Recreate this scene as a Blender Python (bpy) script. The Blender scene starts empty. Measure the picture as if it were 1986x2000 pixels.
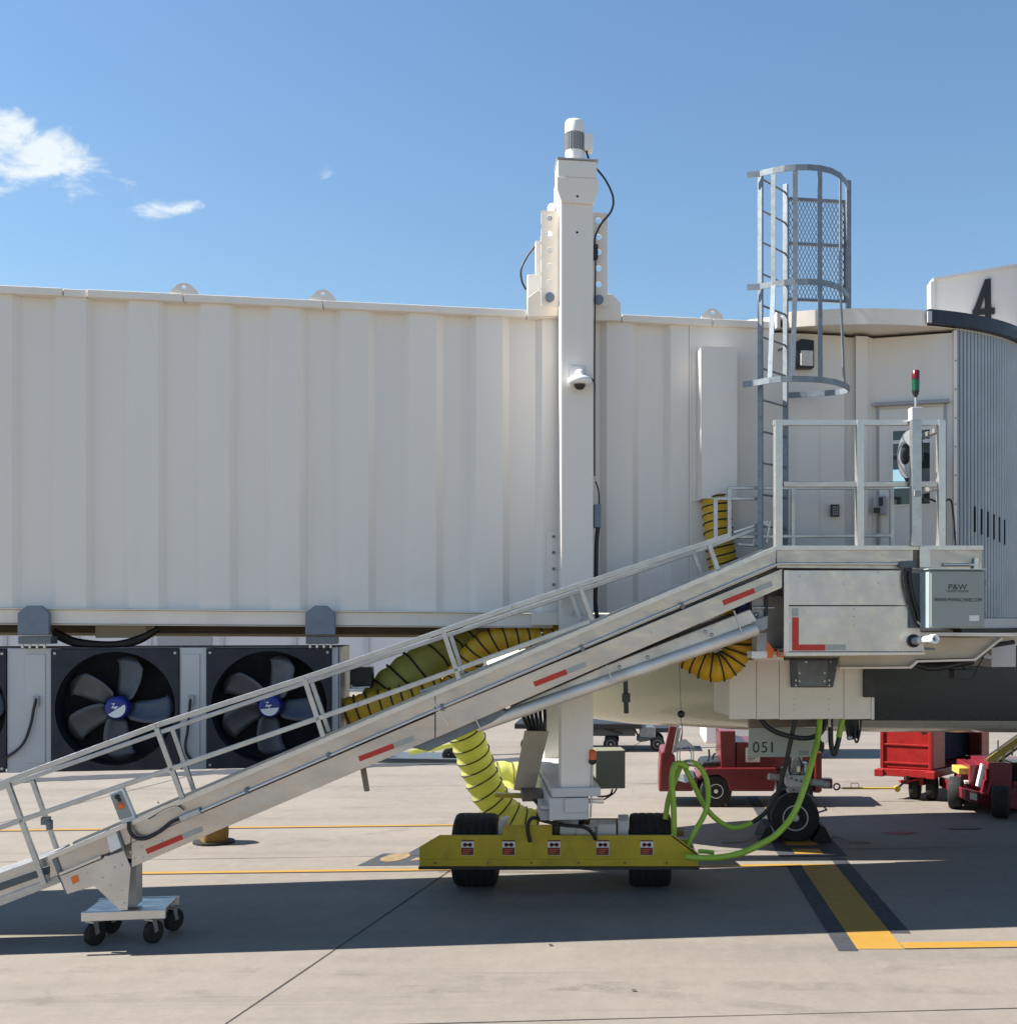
import bpy, bmesh, math, random
from mathutils import Vector, Matrix, Quaternion
from mathutils import noise as mnoise
random.seed(7)
SC = bpy.context.scene
COL = SC.collection

# ------------------------------------------------------------------ camera, sky, sun, exposure
F, CX, YH, H = 2250.0, 1240.0, 1207.0, 3.0        # focal length and principal point in photo pixels, eye height in metres
cd = bpy.data.cameras.new('camera'); cam = bpy.data.objects.new('camera', cd); COL.objects.link(cam)
cd.sensor_fit = 'HORIZONTAL'; cd.sensor_width = 36.0; cd.lens = 36.0 * F / 1986.0
cd.shift_x = (993.0 - CX) / 1986.0; cd.shift_y = (YH - 1000.0) / 1986.0
cd.clip_start = 0.1; cd.clip_end = 4000.0
cam.location = (0, 0, H); cam.rotation_euler = (math.radians(90), 0, 0)
SC.camera = cam

SUN = Vector((-1.0, -0.02, 1.0)).normalized()       # direction towards the sun: about 45 degrees up, from the left, almost along the tunnel
sun_elev = math.asin(SUN.z); sun_az = math.atan2(SUN.x, SUN.y)
wd = bpy.data.worlds.new('World'); SC.world = wd; wd.use_nodes = True
wn, wl = wd.node_tree.nodes, wd.node_tree.links
wn.clear()
w_out = wn.new('ShaderNodeOutputWorld'); w_bg = wn.new('ShaderNodeBackground')
w_sky = wn.new('ShaderNodeTexSky'); w_sky.sky_type = 'NISHITA'; w_sky.sun_disc = False
w_sky.sun_elevation = sun_elev; w_sky.sun_rotation = sun_az
w_sky.altitude = 0; w_sky.air_density = 1.5; w_sky.dust_density = 0.0; w_sky.ozone_density = 6.5
w_bg.inputs['Strength'].default_value = 0.0625
wl.new(w_bg.outputs[0], w_out.inputs['Surface'])

def wmath(op, a, b=None, c=None):
    n = wn.new('ShaderNodeMath'); n.operation = op
    for i, v in enumerate((a, b, c)):
        if v is None: continue
        if isinstance(v, (int, float)): n.inputs[i].default_value = v
        else: wl.new(v, n.inputs[i])
    return n.outputs[0]
def clouds():
    tc = wn.new('ShaderNodeTexCoord'); sp = wn.new('ShaderNodeSeparateXYZ'); wl.new(tc.outputs['Generated'], sp.inputs[0])
    y = wmath('MAXIMUM', sp.outputs[1], 0.02)
    a = wmath('DIVIDE', sp.outputs[0], y); b = wmath('DIVIDE', sp.outputs[2], y)
    cb = wn.new('ShaderNodeCombineXYZ'); wl.new(a, cb.inputs[0]); wl.new(b, cb.inputs[1])
    def nz(scale, detail, rough, sx=1.0, sy=1.6, off=0.0):
        mp = wn.new('ShaderNodeMapping'); mp.inputs['Scale'].default_value = (sx, sy, 1); mp.inputs['Location'].default_value = (off, off * .7, 0)
        wl.new(cb.outputs[0], mp.inputs[0])
        n = wn.new('ShaderNodeTexNoise'); n.inputs['Scale'].default_value = scale; n.inputs['Detail'].default_value = detail
        n.inputs['Roughness'].default_value = rough; n.inputs['Distortion'].default_value = .35
        wl.new(mp.outputs[0], n.inputs['Vector']); return n.outputs[0]
    n1 = nz(20, 8, .60, off=3.1); n2 = nz(7, 3, .5, off=1.3)
    total = None
    # drifting cumulus scraps: (x/y, z/y, half width, half height, tilt, density)
    for (bx, by, rx, ry, t, d) in ((-.548, .412, .098, .034, -.34, 1.2), (-.478, .388, .036, .012, -.12, .42), (-.551, .372, .034, .011, 0, .45),
                                   (-.404, .356, .034, .014, .02, .50), (-.269, .388, .013, .011, 0, .42), (-.24, .383, .013, .007, 0, .2),
                                   (-.72, .43, .14, .07, -.2, 1.0), (-1.0, .37, .16, .06, .1, .9), (.62, .52, .09, .035, .1, .7), (.95, .42, .16, .05, -.1, .9),
                                   (-.19, .285, .03, .006, 0, .10)):
        da = wmath('SUBTRACT', a, bx); db = wmath('SUBTRACT', b, by)
        db = wmath('SUBTRACT', db, wmath('MULTIPLY', da, t))
        q = wmath('ADD', wmath('POWER', wmath('ABSOLUTE', wmath('DIVIDE', da, rx)), 2.0), wmath('POWER', wmath('ABSOLUTE', wmath('DIVIDE', db, ry)), 2.0))
        m = wmath('SUBTRACT', d, q)
        total = m if total is None else wmath('MAXIMUM', total, m)
    v = wmath('ADD', wmath('MULTIPLY', wmath('MAXIMUM', total, -1.0), .60), wmath('MULTIPLY', wmath('SUBTRACT', n1, .5), 2.6))
    v = wmath('ADD', v, wmath('MULTIPLY', wmath('SUBTRACT', n2, .5), .5))
    mr = wn.new('ShaderNodeMapRange'); mr.interpolation_type = 'SMOOTHSTEP'
    mr.inputs['From Min'].default_value = .03; mr.inputs['From Max'].default_value = .75; wl.new(v, mr.inputs[0])
    mask = wmath('MULTIPLY', mr.outputs[0], wmath('GREATER_THAN', sp.outputs[1], 0.05))
    mix = wn.new('ShaderNodeMix'); mix.data_type = 'RGBA'
    wl.new(wmath('MULTIPLY', mask, .92), mix.inputs[0]); wl.new(w_sky.outputs[0], mix.inputs[6]); mix.inputs[7].default_value = (6.2, 6.6, 6.8, 1)
    wl.new(mix.outputs[2], w_bg.inputs['Color'])
clouds()

sd = bpy.data.lights.new('sun', 'SUN'); sd.energy = 5.0; sd.angle = math.radians(0.53); sd.color = (1.0, .95, .87)
sun = bpy.data.objects.new('sun', sd); COL.objects.link(sun); sun.location = (-10, 10, 30)
sun.rotation_euler = SUN.to_track_quat('Z', 'Y').to_euler()
SC.view_settings.view_transform = 'Standard'; SC.view_settings.look = 'None'
SC.view_settings.gamma = 1.0; SC.view_settings.exposure = 1.26; SC.view_settings.use_curve_mapping = False
SC.render.engine = 'CYCLES'
SC.cycles.max_bounces = 5; SC.cycles.diffuse_bounces = 3; SC.cycles.glossy_bounces = 2; SC.cycles.transmission_bounces = 3; SC.cycles.caustics_reflective = False; SC.cycles.caustics_refractive = False; wd.cycles.sampling_method = 'MANUAL'; wd.cycles.sample_map_resolution = 512; SC.cycles.use_denoising = True

# ------------------------------------------------------------------ frames of reference
class WorldFrame:
    def q(self, px, py, d): return Vector(((px - CX) / F * d, d, H - (py - YH) / F * d))
    def w(self, p): return Vector(p)
class BridgeFrame:                                    # u along the tunnel, v away from the camera, 0 = tunnel's near face
    def __init__(s, slope=.15, y0=12.24):
        a = math.atan(slope); s.c, s.s, s.o = math.cos(a), math.sin(a), Vector((0, y0, 0))
    def w(s, p): return Vector((s.o.x + p[0] * s.c - p[1] * s.s, s.o.y + p[0] * s.s + p[1] * s.c, p[2]))
    def q(s, px, py, v):
        dx, dz = (px - CX) / F, -(py - YH) / F
        du, dv = dx * s.c + s.s, -dx * s.s + s.c
        uc, vc = -s.o.y * s.s, -s.o.y * s.c
        k = (v - vc) / dv
        return Vector((uc + k * du, v, H + k * dz))
WF, BF = WorldFrame(), BridgeFrame()
def G(px, py, z=0.0):
    Y = (H - z) * F / (py - YH); return Vector(((px - CX) / F * Y, Y, z))

# ------------------------------------------------------------------ mesh builder
def smooth_path(pts, n=8):
    P = [Vector(p) for p in pts]
    if len(P) < 3: return P
    out = []
    for i in range(len(P) - 1):
        p0 = P[i - 1] if i else P[0] * 2 - P[1]; p1, p2 = P[i], P[i + 1]
        p3 = P[i + 2] if i + 2 < len(P) else P[-1] * 2 - P[-2]
        for k in range(n):
            t = k / n
            out.append(.5 * ((2 * p1) + (p2 - p0) * t + (2 * p0 - 5 * p1 + 4 * p2 - p3) * t * t + (3 * p1 - p0 - 3 * p2 + p3) * t ** 3))
    out.append(P[-1]); return out
def path_frames(P):
    T = []
    for i in range(len(P)):
        t = P[min(i + 1, len(P) - 1)] - P[max(i - 1, 0)]
        T.append(t.normalized() if t.length > 1e-9 else Vector((0, 0, 1)))
    up = Vector((0, 0, 1)) if abs(T[0].z) < .9 else Vector((1, 0, 0))
    n = (up - T[0] * up.dot(T[0])).normalized(); N = [n]
    for i in range(1, len(P)):
        n = N[-1] - T[i] * N[-1].dot(T[i])
        n = n.normalized() if n.length > 1e-6 else N[-1]
        N.append(n)
    return T, N

class MB:
    def __init__(s, fr=WF): s.v, s.f, s.fr, s.sm = [], [], fr, []
    def add(s, pts, faces, world=False, smooth=False):
        b = len(s.v)
        s.v += [Vector(p) if world else s.fr.w(p) for p in pts]
        for f in faces: s.f.append([b + i for i in f]); s.sm.append(smooth)
        return s
    def box(s, a0, a1, d0, d1, c0, c1):
        p = [(a, d, c) for c in (c0, c1) for d in (d0, d1) for a in (a0, a1)]
        return s.add(p, [(0, 2, 3, 1), (4, 5, 7, 6), (0, 1, 5, 4), (2, 6, 7, 3), (0, 4, 6, 2), (1, 3, 7, 5)])
    def pbox(s, x0, x1, y0, y1, d0, d1):               # photo rectangle whose front lies at depth d0, built back to d1
        A, B = s.fr.q(x0, y1, d0), s.fr.q(x1, y0, d0)
        A2, B2 = s.fr.q(x1, y1, d0), s.fr.q(x0, y0, d0)
        return s.box(A.x, B.x, d0, d1, .5 * (A.z + A2.z), .5 * (B.z + B2.z))
    def poly(s, pts, d0, d1):                          # outline (a,c) extruded from d0 to d1
        n = len(pts); p = [(a, d0, c) for a, c in pts] + [(a, d1, c) for a, c in pts]
        f = [tuple(range(n)), tuple(range(2 * n - 1, n - 1, -1))]
        f += [(i, n + i, n + (i + 1) % n, (i + 1) % n) for i in range(n)]
        return s.add(p, f)
    def ppoly(s, pts, d0, d1):
        return s.poly([(lambda q: (q.x, q.z))(s.fr.q(x, y, d0)) for x, y in pts], d0, d1)
    def plan(s, pts, c0, c1):                          # plan outline (a,d) extruded from c0 to c1
        n = len(pts); p = [(a, d, c0) for a, d in pts] + [(a, d, c1) for a, d in pts]
        f = [tuple(range(n - 1, -1, -1)), tuple(range(n, 2 * n))]
        f += [(i, (i + 1) % n, n + (i + 1) % n, n + i) for i in range(n)]
        return s.add(p, f)
    def tube(s, pts, r, n=10, smooth=True, world=False, cap=True, rf=None):
        P = [Vector(p) if world else s.fr.w(p) for p in pts]
        T, N = path_frames(P); v = []; L = 0
        for i, p in enumerate(P):
            if i: L += (P[i] - P[i - 1]).length
            B = T[i].cross(N[i]); rr = rf(i, L) if rf else r
            for k in range(n):
                a = 2 * math.pi * k / n; v.append(p + (N[i] * math.cos(a) + B * math.sin(a)) * rr)
        f = [(i * n + k, i * n + (k + 1) % n, (i + 1) * n + (k + 1) % n, (i + 1) * n + k) for i in range(len(P) - 1) for k in range(n)]
        s.add(v, f, True, smooth)
        if cap:
            s.add(v[:n], [tuple(range(n - 1, -1, -1))], True); s.add(v[-n:], [tuple(range(n))], True)
        return s
    def ptube(s, pts, r, n=10, sub=8, **k):            # pts = (px, py, depth)
        Q = [s.fr.q(*p) for p in pts]
        return s.tube(smooth_path(Q, sub), r, n, **k)
    def bar(s, p0, p1, w, h=None, up=(0, 0, 1), world=False):
        h = h or w
        a, b = (Vector(p0), Vector(p1)) if world else (s.fr.w(p0), s.fr.w(p1))
        t = (b - a).normalized(); u = Vector(up)
        if abs(t.dot(u)) > .95: u = s.fr.w((0, 1, 0)) - s.fr.w((0, 0, 0))
        u = (u - t * u.dot(t)).normalized(); q = t.cross(u)
        v = [e + q * (i * w / 2) + u * (j * h / 2) for e in (a, b) for i, j in ((-1, -1), (1, -1), (1, 1), (-1, 1))]
        return s.add(v, [(3, 2, 1, 0), (4, 5, 6, 7), (0, 1, 5, 4), (1, 2, 6, 5), (2, 3, 7, 6), (3, 0, 4, 7)], True)
    def pbar(s, p0, p1, w, h=None): return s.bar(s.fr.q(*p0), s.fr.q(*p1), w, h)
    def lathe(s, o, ax, prof, n=24, smooth=True, world=False):   # prof = (distance along axis, radius)
        o = Vector(o) if world else s.fr.w(o); ax = Vector(ax).normalized()
        u = ax.orthogonal().normalized(); q = ax.cross(u); v = []
        for t, r in prof:
            for k in range(n):
                a = 2 * math.pi * k / n; v.append(o + ax * t + (u * math.cos(a) + q * math.sin(a)) * r)
        f = [(i * n + k, i * n + (k + 1) % n, (i + 1) * n + (k + 1) % n, (i + 1) * n + k) for i in range(len(prof) - 1) for k in range(n)]
        s.add(v, f, True, smooth)
        if prof[0][1] > 1e-5: s.add(v[:n], [tuple(range(n - 1, -1, -1))], True)
        if prof[-1][1] > 1e-5: s.add(v[-n:], [tuple(range(n))], True)
        return s
    def cyl(s, p0, p1, r, n=14, world=False):
        a, b = (Vector(p0), Vector(p1)) if world else (s.fr.w(p0), s.fr.w(p1))
        return s.lathe(a, b - a, [(0, r), ((b - a).length, r)], n, world=True)
    def holed(s, ring, hc, r, d0, d1):                  # flat plate (a,c outline) with one round hole
        n = len(ring); v = []; f = []
        for d in (d0, d1):
            v += [(a, d, c) for a, c in ring]
            for a, c in ring:
                t = math.atan2(c - hc[1], a - hc[0]); v.append((hc[0] + r * math.cos(t), d, hc[1] + r * math.sin(t)))
        for i in range(n):
            j = (i + 1) % n
            f += [(i, j, n + j, n + i), (2 * n + j, 2 * n + i, 3 * n + i, 3 * n + j), (i, 2 * n + i, 2 * n + j, j), (n + i, n + j, 3 * n + j, 3 * n + i)]
        return s.add(v, f)
    def build(s, name, m, parent=None, bevel=0.0, seg=2):
        me = bpy.data.meshes.new(name); me.from_pydata([tuple(v) for v in s.v], [], s.f); me.update()
        bm = bmesh.new(); bm.from_mesh(me); bmesh.ops.recalc_face_normals(bm, faces=bm.faces); bm.to_mesh(me); bm.free()
        for p, k in zip(me.polygons, s.sm): p.use_smooth = k
        me.materials.append(M[m] if isinstance(m, str) else m)
        o = bpy.data.objects.new(name, me); COL.objects.link(o)
        if parent is not None: o.parent = parent
        if bevel:
            b = o.modifiers.new('edge', 'BEVEL'); b.width = bevel; b.segments = seg; b.limit_method = 'ANGLE'; b.angle_limit = math.radians(35); b.use_clamp_overlap = True
        return o

ROOTS = []
def thing(name, label, cat, group=None):
    o = bpy.data.objects.new(name, None); COL.objects.link(o); o.empty_display_size = .2
    o['label'] = label; o['category'] = cat
    if group: o['group'] = group
    ROOTS.append(o); return o
def tag(o, label, cat, group=None):
    o['label'] = label; o['category'] = cat
    if group: o['group'] = group
    ROOTS.append(o); return o
def struct(o): o['kind'] = 'structure'; return o
def settle():                                         # put every thing's origin at its base
    for r in ROOTS:
        fam = [r] + list(r.children_recursive)
        pts = [v.co for o in fam if o.type == 'MESH' for v in o.data.vertices]
        if not pts: continue
        xs = [p.x for p in pts]; ys = [p.y for p in pts]
        base = Vector(((min(xs) + max(xs)) / 2, (min(ys) + max(ys)) / 2, min(p.z for p in pts)))
        if r.type == 'MESH': r.data.transform(Matrix.Translation(-base))
        r.location = base
        for c in r.children: c.location = c.location - base
def text(body, name, m, parent, at, size, ext=.002, fr=BF, width=None, rot=None):
    cu = bpy.data.curves.new(name, 'FONT'); cu.body = body; cu.size = size; cu.align_x = 'CENTER'; cu.align_y = 'CENTER'; cu.extrude = ext
    o = bpy.data.objects.new(name, cu); COL.objects.link(o); o.data.materials.append(M[m])
    a = math.atan2(getattr(fr, 's', 0.0), getattr(fr, 'c', 1.0)) if rot is None else rot
    o.rotation_euler = (math.radians(90), 0, a); o.location = fr.w(at)
    if width:
        bpy.context.view_layer.update(); o.scale.x = width / max(o.dimensions.x, 1e-6)
    bpy.context.view_layer.update()
    me = bpy.data.meshes.new_from_object(o.evaluated_get(bpy.context.evaluated_depsgraph_get())); me.transform(o.matrix_world)
    bpy.data.objects.remove(o); bpy.data.curves.remove(cu)
    o = bpy.data.objects.new(name, me); COL.objects.link(o); o.parent = parent; return o

# ------------------------------------------------------------------ materials
M = {}
def mat(name, col, rough=.5, metal=0.0, var=.07, vs=2.5, bump=0.0, bs=60.0, dirt=0.0, dcol=(.2, .17, .13), ds=1.3, stretch=(1, 1, 1), coat=0.0, trans=0.0, rvar=.1):
    m = bpy.data.materials.new(name); m.use_nodes = True; M[name] = m
    nt = m.node_tree; N, L = nt.nodes, nt.links; p = N['Principled BSDF']
    tc = N.new('ShaderNodeTexCoord'); mp = N.new('ShaderNodeMapping'); mp.inputs['Scale'].default_value = stretch
    L.new(tc.outputs['Object'], mp.inputs[0])
    def nz(scale, det=5, rg=.55):
        n = N.new('ShaderNodeTexNoise'); n.inputs['Scale'].default_value = scale; n.inputs['Detail'].default_value = det; n.inputs['Roughness'].default_value = rg
        L.new(mp.outputs[0], n.inputs['Vector']); return n.outputs[0]
    def mixc(f, a, b):
        x = N.new('ShaderNodeMix'); x.data_type = 'RGBA'; L.new(f, x.inputs[0])
        for i, c in ((6, a), (7, b)):
            if isinstance(c, tuple): x.inputs[i].default_value = (*c[:3], 1)
            else: L.new(c, x.inputs[i])
        return x.outputs[2]
    def rng(f, a, b, c=0.0, d=1.0):
        r = N.new('ShaderNodeMapRange'); L.new(f, r.inputs[0])
        for i, v in zip((1, 2, 3, 4), (a, b, c, d)): r.inputs[i].default_value = v
        return r.outputs[0]
    n1 = nz(vs)
    c = mixc(rng(n1, .3, .7), tuple(x * (1 - var) for x in col), tuple(min(x * (1 + var), .95) for x in col))
    if dirt:
        n2 = nz(ds, 8, .68)
        c = mixc(rng(n2, .5, .78, 0, dirt), c, dcol)
    L.new(c, p.inputs['Base Color'])
    L.new(rng(nz(vs * 3.3), .3, .7, max(rough - rvar, .03), min(rough + rvar, 1)), p.inputs['Roughness'])
    p.inputs['Metallic'].default_value = metal
    if coat: p.inputs['Coat Weight'].default_value = coat; p.inputs['Coat Roughness'].default_value = .12
    if bump:
        b = N.new('ShaderNodeBump'); b.inputs['Strength'].default_value = bump; b.inputs['Distance'].default_value = .01
        L.new(nz(bs, 4), b.inputs['Height']); L.new(b.outputs[0], p.inputs['Normal'])
    if trans:
        t = N.new('ShaderNodeBsdfTranslucent'); L.new(c, t.inputs[0]); ms = N.new('ShaderNodeMixShader'); ms.inputs[0].default_value = trans
        L.new(p.outputs[0], ms.inputs[1]); L.new(t.outputs[0], ms.inputs[2]); L.new(ms.outputs[0], N['Material Output'].inputs[0])
    return m

mat('cream_paint', (.76, .72, .665), .42, var=.03, vs=.8, bump=.05, bs=3.0, dirt=.22, dcol=(.50, .44, .36), ds=1.1, stretch=(1, 1, .2))
mat('cream_trim', (.79, .73, .65), .45, var=.04, vs=1.5, dirt=.25, dcol=(.42, .36, .28), ds=1.6)
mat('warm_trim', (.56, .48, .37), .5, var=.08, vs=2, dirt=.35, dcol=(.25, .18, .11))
mat('brown_steel', (.20, .155, .125), .6, var=.15, vs=3, dirt=.4, dcol=(.08, .06, .05))
mat('white_paint', (.76, .75, .73), .4, var=.03)
mat('white_plastic', (.82, .82, .82), .35, var=.02)
mat('grey_paint', (.34, .345, .355), .45, var=.04, dirt=.2, dcol=(.25, .24, .22))
mat('pale_grey', (.52, .52, .525), .45, var=.04, dirt=.15, dcol=(.35, .33, .3))
mat('box_grey', (.27, .295, .285), .45, var=.03)
mat('box_edge', (.30, .36, .37), .4, var=.05)
mat('cabinet_grey_green', (.19, .20, .165), .55, var=.05)
mat('slate_plate', (.075, .092, .105), .5, var=.08)
mat('blue_grey_steel', (.16, .20, .25), .5, .2, var=.1, vs=6)
mat('galvanised', (.20, .228, .255), .5, .45, var=.18, vs=14, bump=.03)
mat('galvanised_dark', (.16, .18, .20), .55, .4, var=.15, vs=10)
mat('aluminium', (.52, .485, .455), .33, .88, var=.12, vs=4.0, dirt=.5, dcol=(.36, .30, .26), ds=3.0, bump=.10, bs=9, stretch=(.35, 1, 1), rvar=.14)
mat('aluminium_bright', (.62, .60, .575), .34, .75, var=.05, vs=5)
mat('aluminium_rail', (.47, .475, .475), .36, .8, var=.1, vs=9)
mat('aluminium_stained', (.66, .63, .58), .45, .4, var=.14, vs=3, dirt=.55, dcol=(.22, .18, .14), ds=2.6, stretch=(.6, 1, 1))
mat('aluminium_mottled', (.54, .525, .515), .33, .85, var=.12, vs=3.0, dirt=.4, dcol=(.45, .44, .52), ds=1.5, bump=.05, bs=12)
mat('steel', (.42, .43, .44), .38, .8, var=.15, vs=12)
mat('rubber', (.010, .010, .011), .8, var=.25, vs=9, bump=.15, bs=90, dirt=.2, dcol=(.03, .028, .026))
mat('black_plastic', (.015, .016, .018), .45, var=.1)
mat('black_paint', (.012, .013, .016), .5, var=.2)
mat('navy_black', (.010, .014, .028), .45, var=.2)
mat('fan_guard', (.010, .013, .024), .6, var=.15)
mat('fan_metal', (.085, .095, .115), .45, .5, var=.15, vs=5)
mat('dark_cavity', (.008, .009, .012), .9, var=.1)
mat('carriage_yellow', (.47, .345, .010), .45, var=.10, vs=2.5, dirt=.65, dcol=(.20, .145, .03), ds=4.0)
mat('carriage_rust', (.30, .15, .03), .6, var=.2, vs=4)
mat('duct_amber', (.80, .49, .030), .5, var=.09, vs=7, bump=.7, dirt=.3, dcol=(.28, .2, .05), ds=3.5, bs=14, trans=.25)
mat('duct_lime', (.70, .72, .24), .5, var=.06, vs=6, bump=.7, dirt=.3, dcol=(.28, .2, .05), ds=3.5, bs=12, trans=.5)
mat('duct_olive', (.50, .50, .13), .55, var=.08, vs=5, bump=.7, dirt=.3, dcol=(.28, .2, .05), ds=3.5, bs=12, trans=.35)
mat('duct_rib', (.025, .02, .018), .7, var=.1)
mat('hose_green', (.32, .50, .05), .42, var=.08, vs=10, dirt=.3, dcol=(.12, .2, .03), ds=5)
mat('hose_black', (.014, .014, .015), .5, var=.15)
mat('red_tape', (.50, .025, .02), .35, var=.12, vs=20)
mat('orange_mark', (.78, .16, .03), .45, var=.1, vs=20)
mat('silver_tape', (.34, .36, .35), .4, .2, var=.08, vs=20)
mat('decal_white', (.72, .70, .68), .5, var=.03)
mat('decal_red', (.13, .018, .016), .5, var=.06)
mat('tug_red', (.13, .008, .012), .4, var=.15, vs=5, dirt=.5, dcol=(.06, .018, .018), coat=.3)
mat('cart_red', (.30, .009, .009), .45, var=.12, vs=4, dirt=.45, dcol=(.3, .03, .025), coat=.2)
mat('loader_maroon', (.17, .014, .026), .42, var=.15, vs=4, dirt=.25, dcol=(.12, .02, .03), coat=.3)
mat('loader_yellow', (.50, .37, .07), .5, var=.06)
mat('curtain_blue', (.004, .005, .03), .9, var=.2)
mat('fan_blue', (.022, .03, .22), .35, var=.04)
mat('blue_cloth', (.03, .05, .16), .8, var=.2)
mat('sack_tan', (.22, .13, .035), .8, var=.2, vs=5, bump=.4, bs=9)
mat('aircraft_paint', (.78, .80, .68), .28, var=.005, vs=.7, coat=.4)
mat('aircraft_slate', (.105, .12, .125), .25, var=.01, vs=.7, coat=.4)
mat('beacon_orange', (.75, .10, .02), .25, var=.05)
mat('lamp_red', (.13, .006, .008), .2, var=.05)
mat('lamp_green', (.005, .085, .032), .2, var=.05)
mat('lens_white', (.62, .60, .56), .3, var=.1, vs=30)
mat('line_yellow', (.34, .185, .022), .7, var=.08, vs=3, dirt=.4, dcol=(.21, .155, .08), ds=3, bump=.1)
mat('line_black', (.030, .033, .041), .8, var=.15, vs=3, dirt=.45, dcol=(.066, .062, .06), ds=2.4, bump=.1)
mat('line_yellow_worn', (.22, .155, .07), .75, var=.2, vs=9, dirt=.7, dcol=(.10, .09, .085), ds=5)
mat('joint_seal', (.05, .046, .041), .9, var=.3, vs=4)
mat('oil_red', (.17, .045, .04), .6, var=.2, vs=2)
mat('stain_dark', (.15, .13, .11), .7, var=.15, vs=2)
mat('far_wall', (.66, .65, .66), .6, var=.05, vs=.3)
mat('far_window', (.05, .07, .09), .2, var=.1)
mat('sign_white', (.62, .61, .60), .5, var=.03)

def make_glass():
    m = bpy.data.materials.new('window_glass'); m.use_nodes = True; M['window_glass'] = m
    p = m.node_tree.nodes['Principled BSDF']; p.inputs['Base Color'].default_value = (.02, .035, .035, 1); p.inputs['Roughness'].default_value = .03
    p.inputs['Metallic'].default_value = 0; p.inputs['Specular IOR Level'].default_value = .9
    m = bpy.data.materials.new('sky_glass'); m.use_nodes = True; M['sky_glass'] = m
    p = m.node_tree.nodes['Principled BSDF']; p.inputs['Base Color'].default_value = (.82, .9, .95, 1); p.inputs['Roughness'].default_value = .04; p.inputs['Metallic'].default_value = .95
    m = bpy.data.materials.new('mirror_glass'); m.use_nodes = True; M['mirror_glass'] = m
    p = m.node_tree.nodes['Principled BSDF']; p.inputs['Base Color'].default_value = (.75, .78, .8, 1); p.inputs['Roughness'].default_value = .12; p.inputs['Metallic'].default_value = .8
make_glass()

def make_concrete():
    m = bpy.data.materials.new('concrete'); m.use_nodes = True; M['concrete'] = m
    nt = m.node_tree; N, L = nt.nodes, nt.links; p = N['Principled BSDF']
    tc = N.new('ShaderNodeTexCoord')
    def nz(scale, det, rg, st=(1, 1, 1), rot=0.0, dist=0.0):
        mp = N.new('ShaderNodeMapping'); mp.inputs['Scale'].default_value = st; mp.inputs['Rotation'].default_value = (0, 0, rot); L.new(tc.outputs['Object'], mp.inputs[0])
        n = N.new('ShaderNodeTexNoise'); n.inputs['Scale'].default_value = scale; n.inputs['Detail'].default_value = det; n.inputs['Roughness'].default_value = rg; n.inputs['Distortion'].default_value = dist
        L.new(mp.outputs[0], n.inputs['Vector']); return n.outputs[0]
    def rng(f, a, b, c=0.0, d=1.0):
        r = N.new('ShaderNodeMapRange'); L.new(f, r.inputs[0])
        for i, v in zip((1, 2, 3, 4), (a, b, c, d)): r.inputs[i].default_value = v
        return r.outputs[0]
    def mixc(f, a, b, bt='MIX'):
        x = N.new('ShaderNodeMix'); x.data_type = 'RGBA'; x.blend_type = bt
        if isinstance(f, float): x.inputs[0].default_value = f
        else: L.new(f, x.inputs[0])
        for i, c in ((6, a), (7, b)):
            if isinstance(c, tuple): x.inputs[i].default_value = (*c, 1)
            else: L.new(c, x.inputs[i])
        return x.outputs[2]
    c = mixc(rng(nz(.35, 6, .6), .35, .65), (.188, .161, .133), (.226, .195, .161))
    c = mixc(rng(nz(.9, 7, .65, (.12, 1, 1), .09), .48, .72, 0, .7), c, (.126, .110, .095))      # tyre-worn streaks along the stand
    c = mixc(rng(nz(.7, 6, .6, (.10, 1.4, 1), -.28), .55, .75, 0, .5), c, (.235, .205, .173))
    c = mixc(rng(nz(2.2, 8, .7, dist=.6), .56, .74, 0, .45), c, (.104, .091, .078))
    c = mixc(rng(nz(5.5, 7, .72, (1, .6, 1)), .42, .68, 0, .30), c, (.30, .262, .22))
    c = mixc(rng(nz(1.3, 9, .8, (.05, 1.6, 1), .06), .57, .70, 0, .6), c, (.095, .083, .072))
    c = mixc(rng(nz(24, 6, .75), .3, .7, 0, .3), c, (.115, .102, .089))
    c = mixc(rng(nz(160, 3, .6), .35, .75, 0, .30), c, (.222, .199, .174))
    L.new(c, p.inputs['Base Color']); p.inputs['Roughness'].default_value = .82
    b = N.new('ShaderNodeBump'); b.inputs['Strength'].default_value = .22; b.inputs['Distance'].default_value = .006
    h = N.new('ShaderNodeMath'); h.operation = 'ADD'; L.new(nz(120, 5, .7), h.inputs[0]); L.new(nz(9, 6, .6), h.inputs[1]); L.new(h.outputs[0], b.inputs['Height'])
    L.new(b.outputs[0], p.inputs['Normal'])
make_concrete()

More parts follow.
